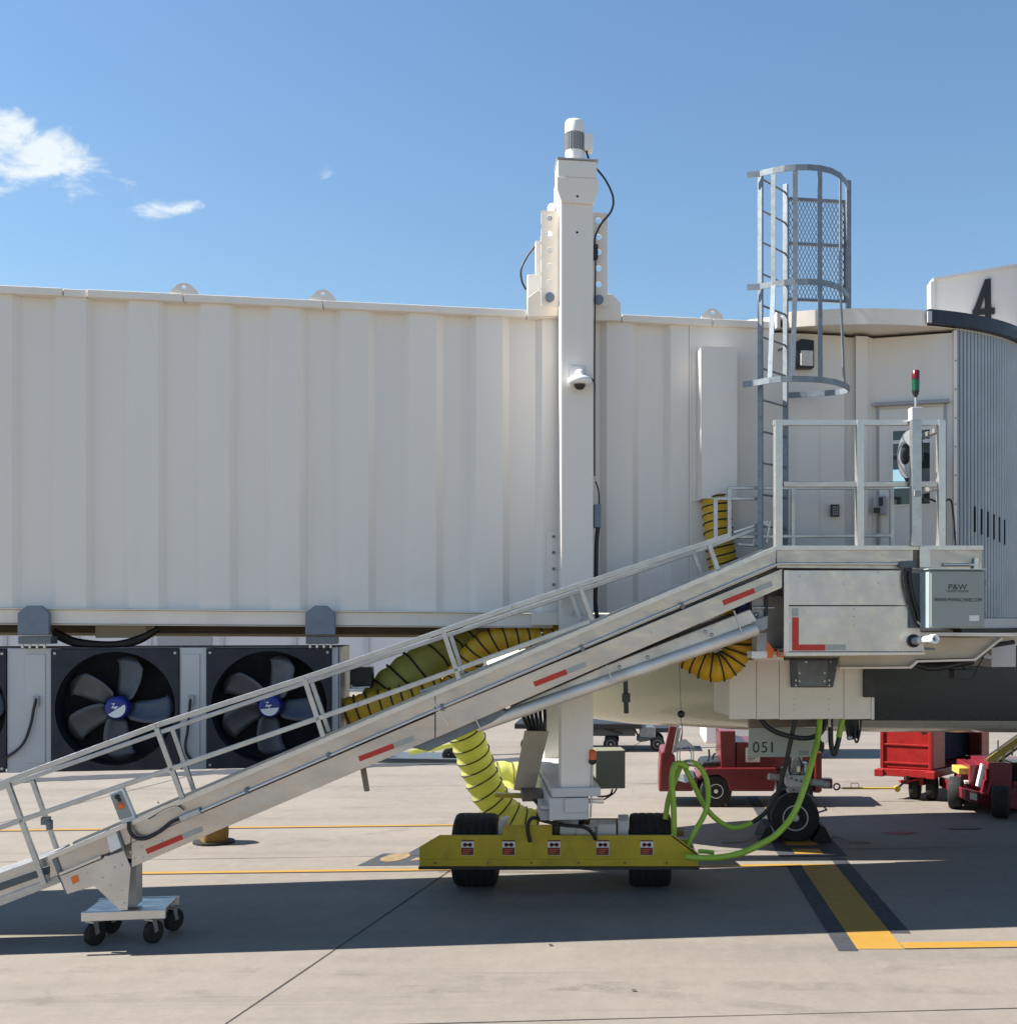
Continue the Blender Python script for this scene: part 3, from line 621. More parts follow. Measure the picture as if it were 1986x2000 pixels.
# ------------------------------------------------------------------ lift columns
def lift_column(name, label, dv, cxp):
    t = thing(name, label, 'lift column', 'lift columns of the boarding bridge')
    near = dv == 0
    a = BF.q(1095.5, 900, -.39).x; b = BF.q(1158.5, 900, -.39).x
    v0, v1 = -.39 + dv, -.09 + dv
    if not near: v0, v1 = 2.05, 2.36
    zb = BF.q(1126, 1540, -.39).z; zc = BF.q(1126, 373, -.39).z
    m = MB(BF); m.box(a, b, v0, v1, zb, zc); sh = m.build('shaft', 'cream_paint', t, .008)
    c = (a + b) / 2; w = b - a
    z2 = BF.q(1126, 348, -.39).z; z3 = BF.q(1126, 311, -.39).z
    m = MB(BF); m.poly([(a, zc - .13), (b, zc - .13), (b + .045, zc), (b + .045, z2), (a - .045, z2), (a - .045, zc)], v0 - .03, v1 + .03); cp = m.build('collar', 'cream_trim', t, .008)
    m = MB(BF); m.box(a - .035, b + .035, v0 - .02, v1 + .02, z2 + .002, z3 - .015); m.build('cap', 'cream_paint', t, .008)
    m = MB(BF); m.box(a - .045, b + .05, v0 - .035, v1 + .035, z3 - .013, z3 + .004); m.build('cap_plate', 'grey_paint', cp, .003)
    for q, zz in ((c, zc - .003 - .06), (c + .0, zc - .42)):
        m = MB(BF); m.cyl((q, v0 - .034 if zz > zc - .2 else v0 - .003, zz), (q, v0 + .01, zz), .012, 10); m.build('bolt_hole', 'dark_cavity', sh)
    # gear motor
    vm = (v0 + v1) / 2; z4, z5, z6 = (BF.q(1126, y, -.39).z for y in (285, 250, 222))
    r = 19.0 * 11.75 / F
    m = MB(BF); m.lathe((c - .01, vm, z3), (0, 0, 1), [(0, r * .98), (z4 - z3, r * .98)], 28); mo = m.build('motor', 'white_paint', t)
    m = MB(BF); m.lathe((c - .01, vm, z4), (0, 0, 1), [(0, r * .9), (z5 - z4, r * .9)], 28)
    for k in range(22):
        an = 2 * math.pi * k / 22; e = Vector((math.cos(an), math.sin(an), 0)); o = BF.w((c - .01, vm, 0))
        m.bar(o + e * r * .97 + Vector((0, 0, z4 + .004)), o + e * r * .97 + Vector((0, 0, z5 - .004)), .006, .016, up=e, world=True)
    m.build('cooling_fins', 'grey_paint', mo)
    m = MB(BF); h = z6 - z5; m.lathe((c - .01, vm, z5), (0, 0, 1), [(0, r * 1.03), (h * .72, r * 1.03), (h * .9, r * .9), (h, r * .45), (h * 1.02, 0)], 28); m.build('fan_cover', 'white_paint', mo)
    m = MB(BF); m.box(c - .01 + r * .9, c - .01 + r + .085, vm - .07, vm + .06, z4 + .01, z5 - .004); m.build('junction_box', 'white_paint', mo, .008)
    if near:
        m = MB(BF); m.ptube([(1144, 284, -.24), (1146, 298, -.26), (1151, 312, -.33), (1164, 328, -.34), (1183, 352, -.3), (1197, 384, -.28), (1194, 411, -.27), (1174, 437, -.27), (1163, 460, -.27), (1161, 480, -.27)], .011, 8); m.build('cable', 'hose_black', t)
        m = MB(BF); m.pbox(1159.5, 1168, 476, 503, -.28, -.2); m.build('cable_gland', 'black_plastic', t, .003)
        m = MB(BF); m.ptube([(1163, 503, -.25), (1161, 700, -.25), (1161, 930, -.2)], .008, 6, sub=2); m.build('cable', 'hose_black', t)
        m = MB(BF); m.pbox(1160.5, 1174, 985, 1030, -.3, -.2); m.build('switch_box', 'blue_grey_steel', t, .004)
        m = MB(BF); m.ptube([(1163, 940, -.27), (1169, 960, -.27), (1170, 985, -.27)], .008, 6); m.ptube([(1168, 1028, -.27), (1165, 1060, -.27), (1164, 1120, -.27), (1163, 1180, -.27), (1168, 1215, -.27)], .022, 8); m.build('cable', 'hose_black', t)
        for y in (1198,):
            for x in (1115, 1141):
                c2 = BF.q(x, y, -.395); m = MB(BF); m.cyl((c2.x, -.41, c2.z), (c2.x, -.388, c2.z), .02, 10); m.build('bolt', 'steel', sh)
        vl = (-.20, -.17)
        for x0, x1, y0, y1, hx, hys, by in ((1057, 1092, 410, 598, 1073.5, (425, 456, 487, 519, 550), 581), (1157, 1186, 414, 597, 1169, (430, 462, 492, 524, 555), 586)):
            A = BF.q(x0, y0, vl[0]); B = BF.q(x1, y1, vl[0]); m = MB(BF)
            zz = [A.z] + [BF.q(hx, (hys[i] + hys[i + 1]) / 2, vl[0]).z for i in range(4)] + [BF.q(hx, (hys[4] + by) / 2, vl[0]).z]
            for i, hy in enumerate(hys):
                h = BF.q(hx, hy, vl[0]); z_hi, z_lo = zz[i], zz[i + 1]; ring = []
                for k in range(24):
                    an = 2 * math.pi * k / 24; ca, sa = math.cos(an), math.sin(an)
                    tt = min(((B.x - h.x) / ca if ca > 1e-6 else 9e9), ((A.x - h.x) / ca if ca < -1e-6 else 9e9), ((z_hi - h.z) / sa if sa > 1e-6 else 9e9), ((z_lo - h.z) / sa if sa < -1e-6 else 9e9))
                    ring.append((h.x + ca * tt, h.z + sa * tt))
                m.holed(ring, (h.x, h.z), .032, vl[0], vl[1])
                for (ca, cz) in ((A.x, z_hi), (B.x, z_hi), (A.x, z_lo), (B.x, z_lo)):
                    near2 = sorted(ring, key=lambda q: (q[0] - ca) ** 2 + (q[1] - cz) ** 2)[:2]
                    m.add([(ca, vl[0], cz), (near2[0][0], vl[0], near2[0][1]), (near2[1][0], vl[0], near2[1][1])], [(0, 1, 2)])
            m.box(A.x, B.x, vl[0], vl[1], B.z, zz[-1]); pp = m.build('perforated_plate', 'cream_trim', t)
            bq = BF.q(hx, by, vl[0]); m = MB(BF); m.cyl((bq.x, vl[0] - .035, bq.z), (bq.x, vl[0] - .001, bq.z), .048, 16); m.build('pin', 'blue_grey_steel', pp)
    else:
        m = MB(BF); m.ptube([(1048, 476, 2.1), (1030, 500, 2.1), (1018, 525, 2.1), (1019, 548, 2.1), (1027, 565, 2.1)], .013, 8); m.build('cable', 'hose_black', t)
        m = MB(BF); m.pbox(1030, 1056, 536, 600, 1.93, 2.0); m.build('perforated_plate', 'cream_trim', t, .004)
        m = MB(BF); m.pbox(1046, 1058, 470, 538, 2.0, 2.1); m.build('side_bracket', 'cream_trim', t, .004)
    return t
lift_column('lift_column', 'near square cream lift column with a motor on top and a dome camera on its face', 0, 1126)
lift_column('lift_column', 'far lift column half hidden behind the near column, its motor showing beside the perforated plate', 2.4, 1085)

# dome camera on the near column
t = thing('dome_camera', 'white dome security camera on the face of the near lift column', 'camera')
m = MB(BF); m.pbox(1112, 1143, 714, 742, -.405, -.392); m.build('mount_plate', 'pale_grey', t, .003)
c = BF.q(1132, 745, -.50)
m = MB(BF); m.lathe((c.x, -.50, c.z - .03), (0, 0, 1), [(0, .10), (.02, .122), (.055, .122), (.075, .095), (.09, .05), (.125, .045), (.15, .03), (.155, 0)], 28); m.bar((c.x, -.50, c.z + .10), (c.x, -.40, c.z + .10), .05); m.build('camera_body', 'white_plastic', t)
m = MB(BF); m.lathe((c.x, -.50, c.z - .031), (0, 0, -1), [(0, .058), (.02, .055), (.045, .035), (.055, .0)], 20); m.build('lens_dome', 'black_plastic', t)
m = MB(BF); m.ptube([(1147, 738, -.44), (1156, 740, -.42), (1161, 748, -.40), (1161, 765, -.38)], .009, 8); m.build('cable', 'hose_black', t)

# ------------------------------------------------------------------ drive carriage (bogie) under the columns
t = thing('drive_carriage', 'yellow two-wheeled drive carriage carrying the lift columns of the boarding bridge', 'carriage')
YP = 12.42
m = MB(WF); m.ppoly([(819, 1693), (1364, 1693), (1366, 1670), (1316, 1632), (1078, 1632), (1078, 1612), (982, 1612), (982, 1632), (858, 1632), (819, 1655)], YP, YP + .03); fp = m.build('front_guard', 'carriage_yellow', t, .004)
m = MB(WF); m.pbox(817, 1366, 1693.5, 1699, YP - .012, YP + .06); m.build('rubber_edge', 'black_plastic', fp)
zlo, zhi = WF.q(0, 1693, YP).z, WF.q(0, 1632, YP).z
m = MB(WF); m.pbox(821, 1360, 1679, 1692.5, YP - .012, YP - .001); m.build('guard_fold', 'carriage_yellow', t, .005)
for px_ in (850, 953, 1038, 1130, 1220, 1302):
    m = MB(WF); c = WF.q(px_, 1685, YP); m.lathe((c.x, YP - .012, c.z), (0, -1, 0), [(0, .014), (.008, .013), (.010, 0)], 8, world=True); m.build('bolt', 'carriage_rust', t)
xl, xr = WF.q(819, 1680, YP).x, WF.q(1358, 1680, YP).x
for x, i in ((xl, 1), (xr, -1)):                      # side guards running back, cut down at the front corner
    m = MB(WF); n_ = [(YP + .034, zlo), (YP + .85, zlo), (YP + .85, zhi - .20), (YP + .45, zhi - .19), (YP + .034, zhi - .18)]
    m.add([(x + o_, y_, z_) for o_ in (0, i * .02) for y_, z_ in n_], [(0, 1, 2, 3, 4), (9, 8, 7, 6, 5)] + [(k, 5 + k, 5 + (k + 1) % 5, (k + 1) % 5) for k in range(5)]); m.build('side_guard', 'carriage_yellow', t)
m = MB(WF); A = WF.q(1311, 1631, YP + .05); B = WF.q(1360, 1667, YP + .05); m.bar(A, B, .10, .014, world=True); m.build('guard_lip', 'white_paint', t)  # slanted lip, its sunlit edge put in as white
m = MB(WF); m.pbox(840, 1350, 1640, 1690, YP + 1.15, YP + 1.18); m.build('rear_guard', 'carriage_yellow', t)
m = MB(WF); m.pbox(1306, 1336, 1624, 1634, YP + .45, YP + .7); m.build('deck_plate', 'carriage_rust', t)
def wheel(name, c, ax, r, w, parent, rim='black_paint', rr=.55, tread=True, n=36, holes=0):
    c = Vector(c); ax = Vector(ax).normalized(); m = MB()
    pr = [(-w / 2 + .0, r * rr), (-w / 2, r * .86), (-w * .47, r * .955), (-w * .41, r * .99), (0, r), (w * .41, r * .99), (w * .47, r * .955), (w / 2, r * .86), (w / 2, r * rr)]
    if w > .3:
        gr = []
        for g_ in (-.27, -.09, .09, .27): gr += [(w * (g_ - .02), r * .998), (w * (g_ - .015), r * .985), (w * (g_ + .015), r * .985), (w * (g_ + .02), r * .998)]
        pr = pr[:4] + gr + pr[5:]
    m.lathe(c, ax, pr, n, world=True); ty = m.build('tyre', 'rubber', parent) if name is None else m.build(name, 'rubber', parent)
    m = MB(); d = w / 2
    m.lathe(c, ax, [(-d + .01, r * rr * 1.0), (-d - .004, r * rr * .98), (-d + .004, r * rr * .80), (-d + .03 * (w / .3), r * rr * .72), (-d + .03 * (w / .3), r * rr * .30), (-d - .012, r * rr * .26), (-d - .012, 0)], n, world=True)
    rm = m.build('rim', rim, ty)
    if holes:
        u = ax.orthogonal().normalized(); q = ax.cross(u); m = MB()
        for k in range(holes):
            a = 2 * math.pi * k / holes; o = c + (u * math.cos(a) + q * math.sin(a)) * r * rr * .54
            m.lathe(o - ax * (d - .03 * (w / .3) + .004), ax, [(0, r * rr * .10), (.006, r * rr * .10)], 10, world=True)
        m.build('rim_holes', 'dark_cavity', ty)
    return ty
for cxp in (930.5, 1269):
    c = WF.q(cxp, 1500, 12.92); wheel('wheel', (c.x, 12.92, .405), (1, 0, 0), .405, .47, t, 'carriage_yellow')
m = MB(WF); c0, c1 = WF.q(960, 1600, 12.9), WF.q(1240, 1600, 12.9); m.cyl((c0.x, 12.92, .42), (c1.x, 12.92, .42), .09); m.build('axle', 'black_paint', t)
for x0, x1, y0, y1, d0, d1 in ((973, 988, 1603, 1640, 12.6, 12.9), (1090, 1127, 1612, 1640, 12.5, 12.8), (1126, 1160, 1618, 1640, 12.48, 12.7), (1166, 1203, 1610, 1640, 12.5, 12.8), (1150, 1168, 1612, 1640, 12.55, 12.9), (1206, 1227, 1603, 1640, 12.55, 12.95), (1078, 1096, 1607, 1640, 12.5, 12.75)):
    m = MB(WF); m.pbox(x0, x1, y0, y1, d0, d1); m.build('gear_box', 'pale_grey' if x0 != 1078 else 'black_paint', t, .012)
m = MB(WF); m.pbox(1128, 1212, 1600, 1636, 13.0, 13.05); m.build('rear_deck', 'carriage_rust', t)
for px in (913, 993.5, 1082, 1177, 1263):              # pinch-hazard stickers on the guard
    m = MB(WF); m.pbox(px - 12.5, px + 12.5, 1642, 1671, YP - .004, YP - .001); dc = m.build('warning_sticker', 'decal_white', t)
    m = MB(WF); m.pbox(px - 12.2, px + 11.6, 1656, 1670.5, YP - .007, YP - .0045); m.pbox(px - 12.5, px + 12.5, 1641.5, 1644, YP - .007, YP - .0045); m.build('sticker_band', 'decal_red', dc)
    m = MB(WF)
    for dx in (-5, 5):
        c = WF.q(px + dx, 1650.5, YP - .007); m.lathe(c, (0, -1, 0), [(0, .022), (.001, .022), (.001, .010), (0, .010)], 12, world=True)
    m.pbox(px - 4, px + 4, 1649, 1652, YP - .008, YP - .0045); m.build('sticker_pictogram', 'decal_red', dc)
    m = MB(WF)
    for k, yy in enumerate((1659.5, 1663, 1666.5)): m.pbox(px - 9, px + 8 - 3 * k, yy, yy + 1.0, YP - .009, YP - .0072)
    m.build('sticker_lines', 'orange_mark', dc)
# crosshead that the columns stand on
zc = BF.q(1126, 1540, -.39).z
for (x0, x1, y0, y1, v0, v1, mt) in ((1078, 1173, 1539, 1557, -.44, 2.4, 'pale_grey'), (1073, 1150, 1558, 1602, -.40, 2.3, 'pale_grey'), (1103, 1149, 1559, 1588, -.425, -.401, 'pale_grey'), (1055, 1090, 1583, 1603, -.30, .2, 'grey_paint'), (1056, 1092, 1574, 1582, -.28, .2, 'pale_grey')):
    m = MB(BF); m.pbox(x0, x1, y0, y1, v0, v1); m.build('crosshead', mt, t, .008)
m = MB(BF); m.cyl(BF.q(1110, 1600, .9), (BF.q(1110, 1600, .9).x, .9, .45), .18, 18); m.build('pivot', 'black_paint', t)
m = MB(BF); m.pbar((1150, 1562, -.35), (1179, 1562, -.35), .02); m.pbar((1150, 1567, -.35), (1179, 1568, -.35), .02); m.build('limit_rods', 'steel', t)
# slanted beige torque plate, brown stub, black cable over the guard
m = MB(BF); m.ppoly([(1025, 1428), (1072, 1429), (1043, 1549), (1003, 1543)], .9, .96); m.build('torque_plate', 'warm_trim', t, .005)
m = MB(BF); m.pbox(1020, 1060, 1549, 1566, .5, .9); m.build('bracket', 'brown_steel', t, .006)
m = MB(BF)
for i in range(6): m.ptube([(1018 + i * 9, 1385, 1.0 + i * .05), (1024 + i * 8, 1405, 1.0 + i * .05), (1034 + i * 6, 1430, .95)], .022, 6)
m.build('cable_bundle', 'hose_black', t)
m = MB(WF); m.ptube([(1035, 1645, 12.38), (1030, 1615, 12.36), (1040, 1598, 12.35), (1062, 1604, 12.34), (1100, 1612, 12.34), (1135, 1615, 12.34), (1150, 1621, 12.36), (1160, 1632, 12.39), (1163, 1640, 12.41)], .021, 8); m.build('power_cable', 'hose_black', t)
m = MB(WF); m.ptube([(1050, 1600, 12.36), (1052, 1575, 12.36), (1043, 1562, 12.4)], .02, 8); m.build('power_cable', 'hose_black', t)
# lime-yellow struts behind (sunlit)
for pts in ([(967, 1550), (1020, 1552), (1020, 1560), (967, 1558)],):
    m = MB(BF); m.ppoly(pts, .75, .85); m.build('yellow_arm', 'carriage_yellow', t)
# beacon on a pole and the electrical box
t = thing('beacon', 'orange warning beacon on a thin pole beside the foot of the near lift column', 'beacon')
c = BF.q(1157, 1484, -.40); cb = BF.q(1153, 1597, -.40)
m = MB(BF); m.lathe((c.x, -.40, c.z), (0, 0, 1), [(0, .036), (.085, .034), (.10, .025), (.102, 0)], 18); m.build('lens', 'beacon_orange', t)
m = MB(BF); m.lathe((c.x, -.40, c.z), (0, 0, -1), [(0, .04), (.03, .04), (.05, .02), (.055, 0)], 18); m.build('lamp_base', 'black_plastic', t)
m = MB(BF); m.cyl((c.x, -.40, c.z - .05), (cb.x, -.40, cb.z), .010, 8); m.build('pole', 'steel', t)
t = thing('electrical_box', 'grey-green electrical box beside the foot of the lift columns, behind the orange beacon', 'electrical box')
m = MB(BF); m.pbox(1163, 1221, 1466, 1541, 1.6, 2.0); m.build('housing', 'cabinet_grey_green', t, .008)
m = MB(BF); m.ptube([(1196, 1542, 1.7), (1192, 1552, 1.7), (1180, 1556, 1.5), (1168, 1556, 1.2)], .012, 6); m.ptube([(1204, 1541, 1.7), (1198, 1550, 1.7), (1180, 1562, 1.5)], .01, 6); m.build('cable', 'hose_black', t)
q_ = BF.q(1170, 1525, 1.75); k_ = BF.q(1120, 1548, 1.0); m = MB(BF); m.box(k_.x, q_.x + .1, 1.72, 1.78, q_.z - .03, q_.z + .03); m.box(k_.x - .03, k_.x + .03, 1.72, 1.78, .70, q_.z + .03); m.build('arm', 'steel', t)

# ------------------------------------------------------------------ air conditioning unit slung under the tunnel, with its fans
t = thing('air_conditioning_unit', 'long grey air conditioning unit with large black fans hung under the tunnel', 'air conditioner')
VF = -.02
m = MB(BF); z0, z1 = BF.q(400, 1503, VF).z, BF.q(400, 1265, VF).z
ua, ub = -8.6, BF.q(661, 1380, VF).x
def usel(px): return BF.q(px, 1384, VF).x
fans = [(-40 - 124, -40 + 55), (101, 350), (404, 647)]
fans = [(-232, 13), (101, 350), (404, 647)]
m.box(ua, ub, .28, .95, z0, z1); m.build('housing', 'grey_paint', t, .01)
segs = [(-8.6, usel(-232)), (usel(13), usel(101)), (usel(350), usel(404)), (usel(647), ub)]
for a, b in segs:
    m = MB(BF); m.box(a + .003, b - .003, VF, .278, z0, z1); pn = m.build('front_panel', 'pale_grey', t, .006)
m = MB(BF); m.box(ub + .002, ub + .02, VF + .01, .95, z0, z1); m.build('side_panel', 'grey_paint', t, .004)
for x0, x1 in ((49, 88), (354, 390)):
    m = MB(BF); m.pbox(x0, x1, 1278, 1491, VF - .012, VF - .002); ap = m.build('access_panel', 'pale_grey', t, .004)
for pts in ([(72, 1362, -.05), (70, 1370, -.07), (66, 1385, -.07), (60, 1415, -.07), (48, 1448, -.07), (30, 1468, -.06), (8, 1482, -.05)], [(374, 1360, -.05), (371, 1375, -.07), (369, 1400, -.07), (366, 1430, -.07), (362, 1455, -.07), (366, 1475, -.06), (380, 1490, -.05)]):
    m = MB(BF); m.ptube(pts, .014, 8); m.build('fan_cable', 'hose_black', t)
    c = BF.q(pts[0][0], pts[0][1], -.04); m = MB(BF); m.box(c.x - .025, c.x + .025, -.07, -.018, c.z - .09, c.z + .01); m.build('gland', 'grey_paint', t)
lo = z0; hi = z1
for fi, (x0, x1) in enumerate(fans):
    a, b = usel(x0), usel(x1); cu, cz = (a + b) / 2, BF.q(212, 1384, VF).z; R = .565
    ring = []
    A_, B_, C_, D_ = a, b, z0 + .006, z1 - .012
    n = 48; m = MB(BF)
    ring = []
    for k in range(n):
        an = 2 * math.pi * (k + .5) / n; ca, sa = math.cos(an), math.sin(an)
        tt = min(((B_ - cu) / ca if ca > 1e-6 else 9e9), ((A_ - cu) / ca if ca < -1e-6 else 9e9), ((D_ - cz) / sa if sa > 1e-6 else 9e9), ((C_ - cz) / sa if sa < -1e-6 else 9e9))
        ring.append((cu + ca * tt, cz + sa * tt))
    m.holed(ring, (cu, cz), R, VF - .02, VF + .01)
    for (xa, za) in ((A_, C_), (A_, D_), (B_, C_), (B_, D_)):
        n2 = sorted(ring, key=lambda q: (q[0] - xa) ** 2 + (q[1] - za) ** 2)[:2]
        m.add([(xa, VF - .02, za), (n2[0][0], VF - .02, n2[0][1]), (n2[1][0], VF - .02, n2[1][1])], [(0, 1, 2)])
    fp = m.build('fan_panel', 'fan_guard', t)
    m = MB(BF); m.tube([(cu, VF - .02 + q_, cz) for q_ in (0, .02, .12, .24)], R * .985, 48, cap=False)
    m.build('shroud', 'fan_guard', fp)
    m = MB(BF); m.box(a, b, .255, .272, z0 + .01, z1 - .012); m.build('coil_back', 'dark_cavity', fp)
    for (xa, za) in ((A_ + .035, C_ + .04), (A_ + .035, D_ - .04), (B_ - .035, C_ + .04), (B_ - .035, D_ - .04)):
        m = MB(BF); m.cyl((xa, VF - .028, za), (xa, VF - .019, za), .014, 8); m.build('bolt', 'steel', fp)
    for k in range(5):                                  # five broad twisted blades
        an0 = math.radians((66, 138, 196, 262, 348)[k]) if fi else math.radians(66 + 72 * k)
        v, f = [], []; ns, nc = 7, 6
        for i in range(ns):
            rr_ = .10 + (R * .93 - .10) * i / (ns - 1); half = .16 + .13 * (i / (ns - 1)) ** .8; half = half * (1.15 - .35 * i / (ns - 1)); sweep = .20 * (i / (ns - 1)) ** 1.6
            tw = .75 - .35 * i / (ns - 1)
            for j in range(nc):
                s_ = (j / (nc - 1) - .5) * 2; chord = half * s_
                if i == ns - 1: rr2 = rr_ - .05 * s_ * s_
                else: rr2 = rr_
                th = an0 + chord * math.cos(tw) / max(rr2, .16) * .62 + sweep
                v.append((cu + rr2 * math.cos(th), VF + .10 + chord * math.sin(tw) * .30 + .02 * (1 - s_ * s_), cz + rr2 * math.sin(th)))
        for i in range(ns - 1):
            for j in range(nc - 1): f.append((i * nc + j, (i + 1) * nc + j, (i + 1) * nc + j + 1, i * nc + j + 1))
        m = MB(BF); m.add(v, f, smooth=True); bl = m.build('fan_blade', 'fan_metal', fp)
        so = bl.modifiers.new('thick', 'SOLIDIFY'); so.thickness = .006
    ax = (BF.w((0, -1, 0)) - BF.w((0, 0, 0)))
    m = MB(BF); m.lathe((cu, VF + .14, cz), ax, [(0, .12), (.10, .117), (.135, .108), (.145, .09), (.147, 0)], 28); hb = m.build('fan_hub', 'fan_blue', fp)
    # white lower segment of the hub cap and its angular mark
    seg = []
    th0, th1 = (math.radians(-140), math.radians(25)) if fi != 2 else (math.radians(-165), math.radians(-5))
    for k in range(13):
        an = th0 + (th1 - th0) * k / 12; seg.append((cu + .092 * math.cos(an), cz + .092 * math.sin(an)))
    m = MB(BF); m.poly(seg, VF - .0105, VF - .0085); m.build('hub_segment', 'white_plastic', fp)
    zig = [(-.055, .055), (-.005, .062), (-.03, .02), (.03, .025), (-.02, -.03), (-.005, .0), (-.05, .005), (-.02, .045)]
    m = MB(BF); m.poly([(cu + x * .85, cz + y * .85) for x, y in zig], VF - .0125, VF - .0095); m.build('hub_mark', 'white_plastic', fp)
# hanger brackets
for x0, x1 in ((34, 95), (596, 654)):
    m = MB(BF); w = x1 - x0
    m.ppoly([(x0, 1240), (x1, 1240), (x1, 1198), (x1 - 9, 1189), (x1 - 16, 1183), (x0 + 18, 1183), (x0 + 9, 1190), (x0, 1198)], -.13, -.06); hb = m.build('hanger_bracket', 'blue_grey_steel', t, .006)
    m = MB(BF); m.pbox(x0 + 1, x1 + 4, 1243, 1258, -.10, .1); m.build('clamp', 'galvanised_dark', hb, .006)
    m = MB(BF)
    for q in range(4): c = BF.q(x0 + 10 + q * (w - 18) / 3, 1260, -.06); m.cyl((c.x, -.06, c.z - .03), (c.x, -.06, c.z + .06), .014, 8)
    m.build('stud', 'aluminium_bright', hb)
# wiring above the unit
m = MB(BF)
for k in range(4): m.ptube([(105, 1232 + 3 * k, .3), (150, 1252 + 2 * k, .3), (220, 1258 + k, .3), (270, 1247 + 2 * k, .3), (310, 1228, .3)], .03, 8)
m.build('wiring_loom', 'hose_black', t)
m = MB(BF); m.pbox(186, 285, 1222, 1246, .6, .95); m.build('junction_box', 'cream_trim', t, .006)
# duct collar at the right end of the unit
m = MB(BF); m.pbox(683, 726, 1305, 1345, .25, .6); m.build('damper_box', 'black_paint', t, .006)
m = MB(BF); m.ptube([(686, 1338, .2), (690, 1343, .2), (722, 1342, .2)], .012, 8); m.build('handle', 'aluminium_bright', t)

# ------------------------------------------------------------------ yellow ventilation ducts with black spiral ribs
def duct(name, label, pts, R, pitch, mt, rib=.0095, group='spiral-ribbed yellow air ducts', fr=BF, taper=None):
    t = thing(name, label, 'air duct', group)
    P = [fr.w(p) for p in smooth_path([fr.q(*p) for p in pts], 26)]
    Q = [P[0]]; step = .018                             # even resampling along the path
    acc = 0
    for i in range(1, len(P)):
        d = P[i] - P[i - 1]; l = d.length; k = step - acc
        while k <= l: Q.append(P[i - 1] + d * (k / l)); k += step
        acc = (acc + l) % step
    m = MB(); m.tube(Q, R, 26, world=True, cap=False, rf=lambda i, L: R * (1 - .045 * math.cos(2 * math.pi * L / pitch)) * (1 + .035 * mnoise.noise(Vector((L * 6, R * 50, 0)))))
    m.build('sleeve', mt, t)
    T, N = path_frames(Q); H_ = []; L = 0
    for i, p in enumerate(Q):
        if i: L += (Q[i] - Q[i - 1]).length
        nsub = 3
        for k in range(nsub):
            if i == len(Q) - 1 and k: break
            f = k / nsub; pp = p.lerp(Q[min(i + 1, len(Q) - 1)], f); LL = L + f * step
            a = 2 * math.pi * LL / pitch + .8 * mnoise.noise(Vector((LL * 3.1, R * 40, 2))); B = T[i].cross(N[i]); H_.append(pp + (N[i] * math.cos(a) + B * math.sin(a)) * R * 1.045)
    m = MB(); m.tube(H_, rib, 5, world=True); m.build('spiral_rib', 'duct_rib', t)
    return t
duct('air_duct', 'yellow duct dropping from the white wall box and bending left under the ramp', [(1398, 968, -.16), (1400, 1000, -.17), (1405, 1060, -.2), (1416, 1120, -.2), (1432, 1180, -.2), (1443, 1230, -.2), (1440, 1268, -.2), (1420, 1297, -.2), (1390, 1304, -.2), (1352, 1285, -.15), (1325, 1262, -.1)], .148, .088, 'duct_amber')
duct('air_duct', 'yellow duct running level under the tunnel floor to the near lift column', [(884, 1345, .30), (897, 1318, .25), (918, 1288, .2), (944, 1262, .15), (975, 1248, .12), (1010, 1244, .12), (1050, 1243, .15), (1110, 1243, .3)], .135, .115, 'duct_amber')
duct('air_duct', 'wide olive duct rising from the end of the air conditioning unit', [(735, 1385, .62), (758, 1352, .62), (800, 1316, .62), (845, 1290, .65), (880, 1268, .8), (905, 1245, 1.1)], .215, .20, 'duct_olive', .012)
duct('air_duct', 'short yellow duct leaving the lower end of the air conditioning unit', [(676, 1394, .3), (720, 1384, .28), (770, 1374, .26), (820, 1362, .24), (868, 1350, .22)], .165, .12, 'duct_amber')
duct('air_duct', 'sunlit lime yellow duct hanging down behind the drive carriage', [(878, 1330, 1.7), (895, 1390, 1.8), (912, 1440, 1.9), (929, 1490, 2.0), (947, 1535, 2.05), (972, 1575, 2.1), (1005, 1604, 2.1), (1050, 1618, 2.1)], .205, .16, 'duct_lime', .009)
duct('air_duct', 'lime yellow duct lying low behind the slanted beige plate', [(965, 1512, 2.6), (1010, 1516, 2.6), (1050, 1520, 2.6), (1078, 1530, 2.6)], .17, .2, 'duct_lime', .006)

# white wall box the right-hand duct drops from
t = thing('duct_box', 'tall white sheet-metal duct box on the tunnel wall above the yellow duct', 'duct box')
m = MB(BF); c0, c1 = BF.q(1371, 676, -.30), BF.q(1440, 975, -.30)
m.add([(c0.x, -.30, c1.z), (c1.x, -.30, c1.z), (c1.x, -.30, c0.z), (c0.x, -.30, c0.z), (c0.x, -.008, c1.z), (c1.x, -.008, c1.z), (c1.x, -.008, c0.z), (c0.x, -.008, c0.z)], [(0, 1, 2, 3), (7, 6, 5, 4), (0, 4, 5, 1), (3, 2, 6, 7), (0, 3, 7, 4), (1, 5, 6, 2)])
m.build('housing', 'cream_paint', t, .005)
m = MB(BF); m.box(c0.x - .05, c0.x - .002, -.02, -.006, c1.z, c0.z + .02); m.build('flange', 'cream_trim', t)

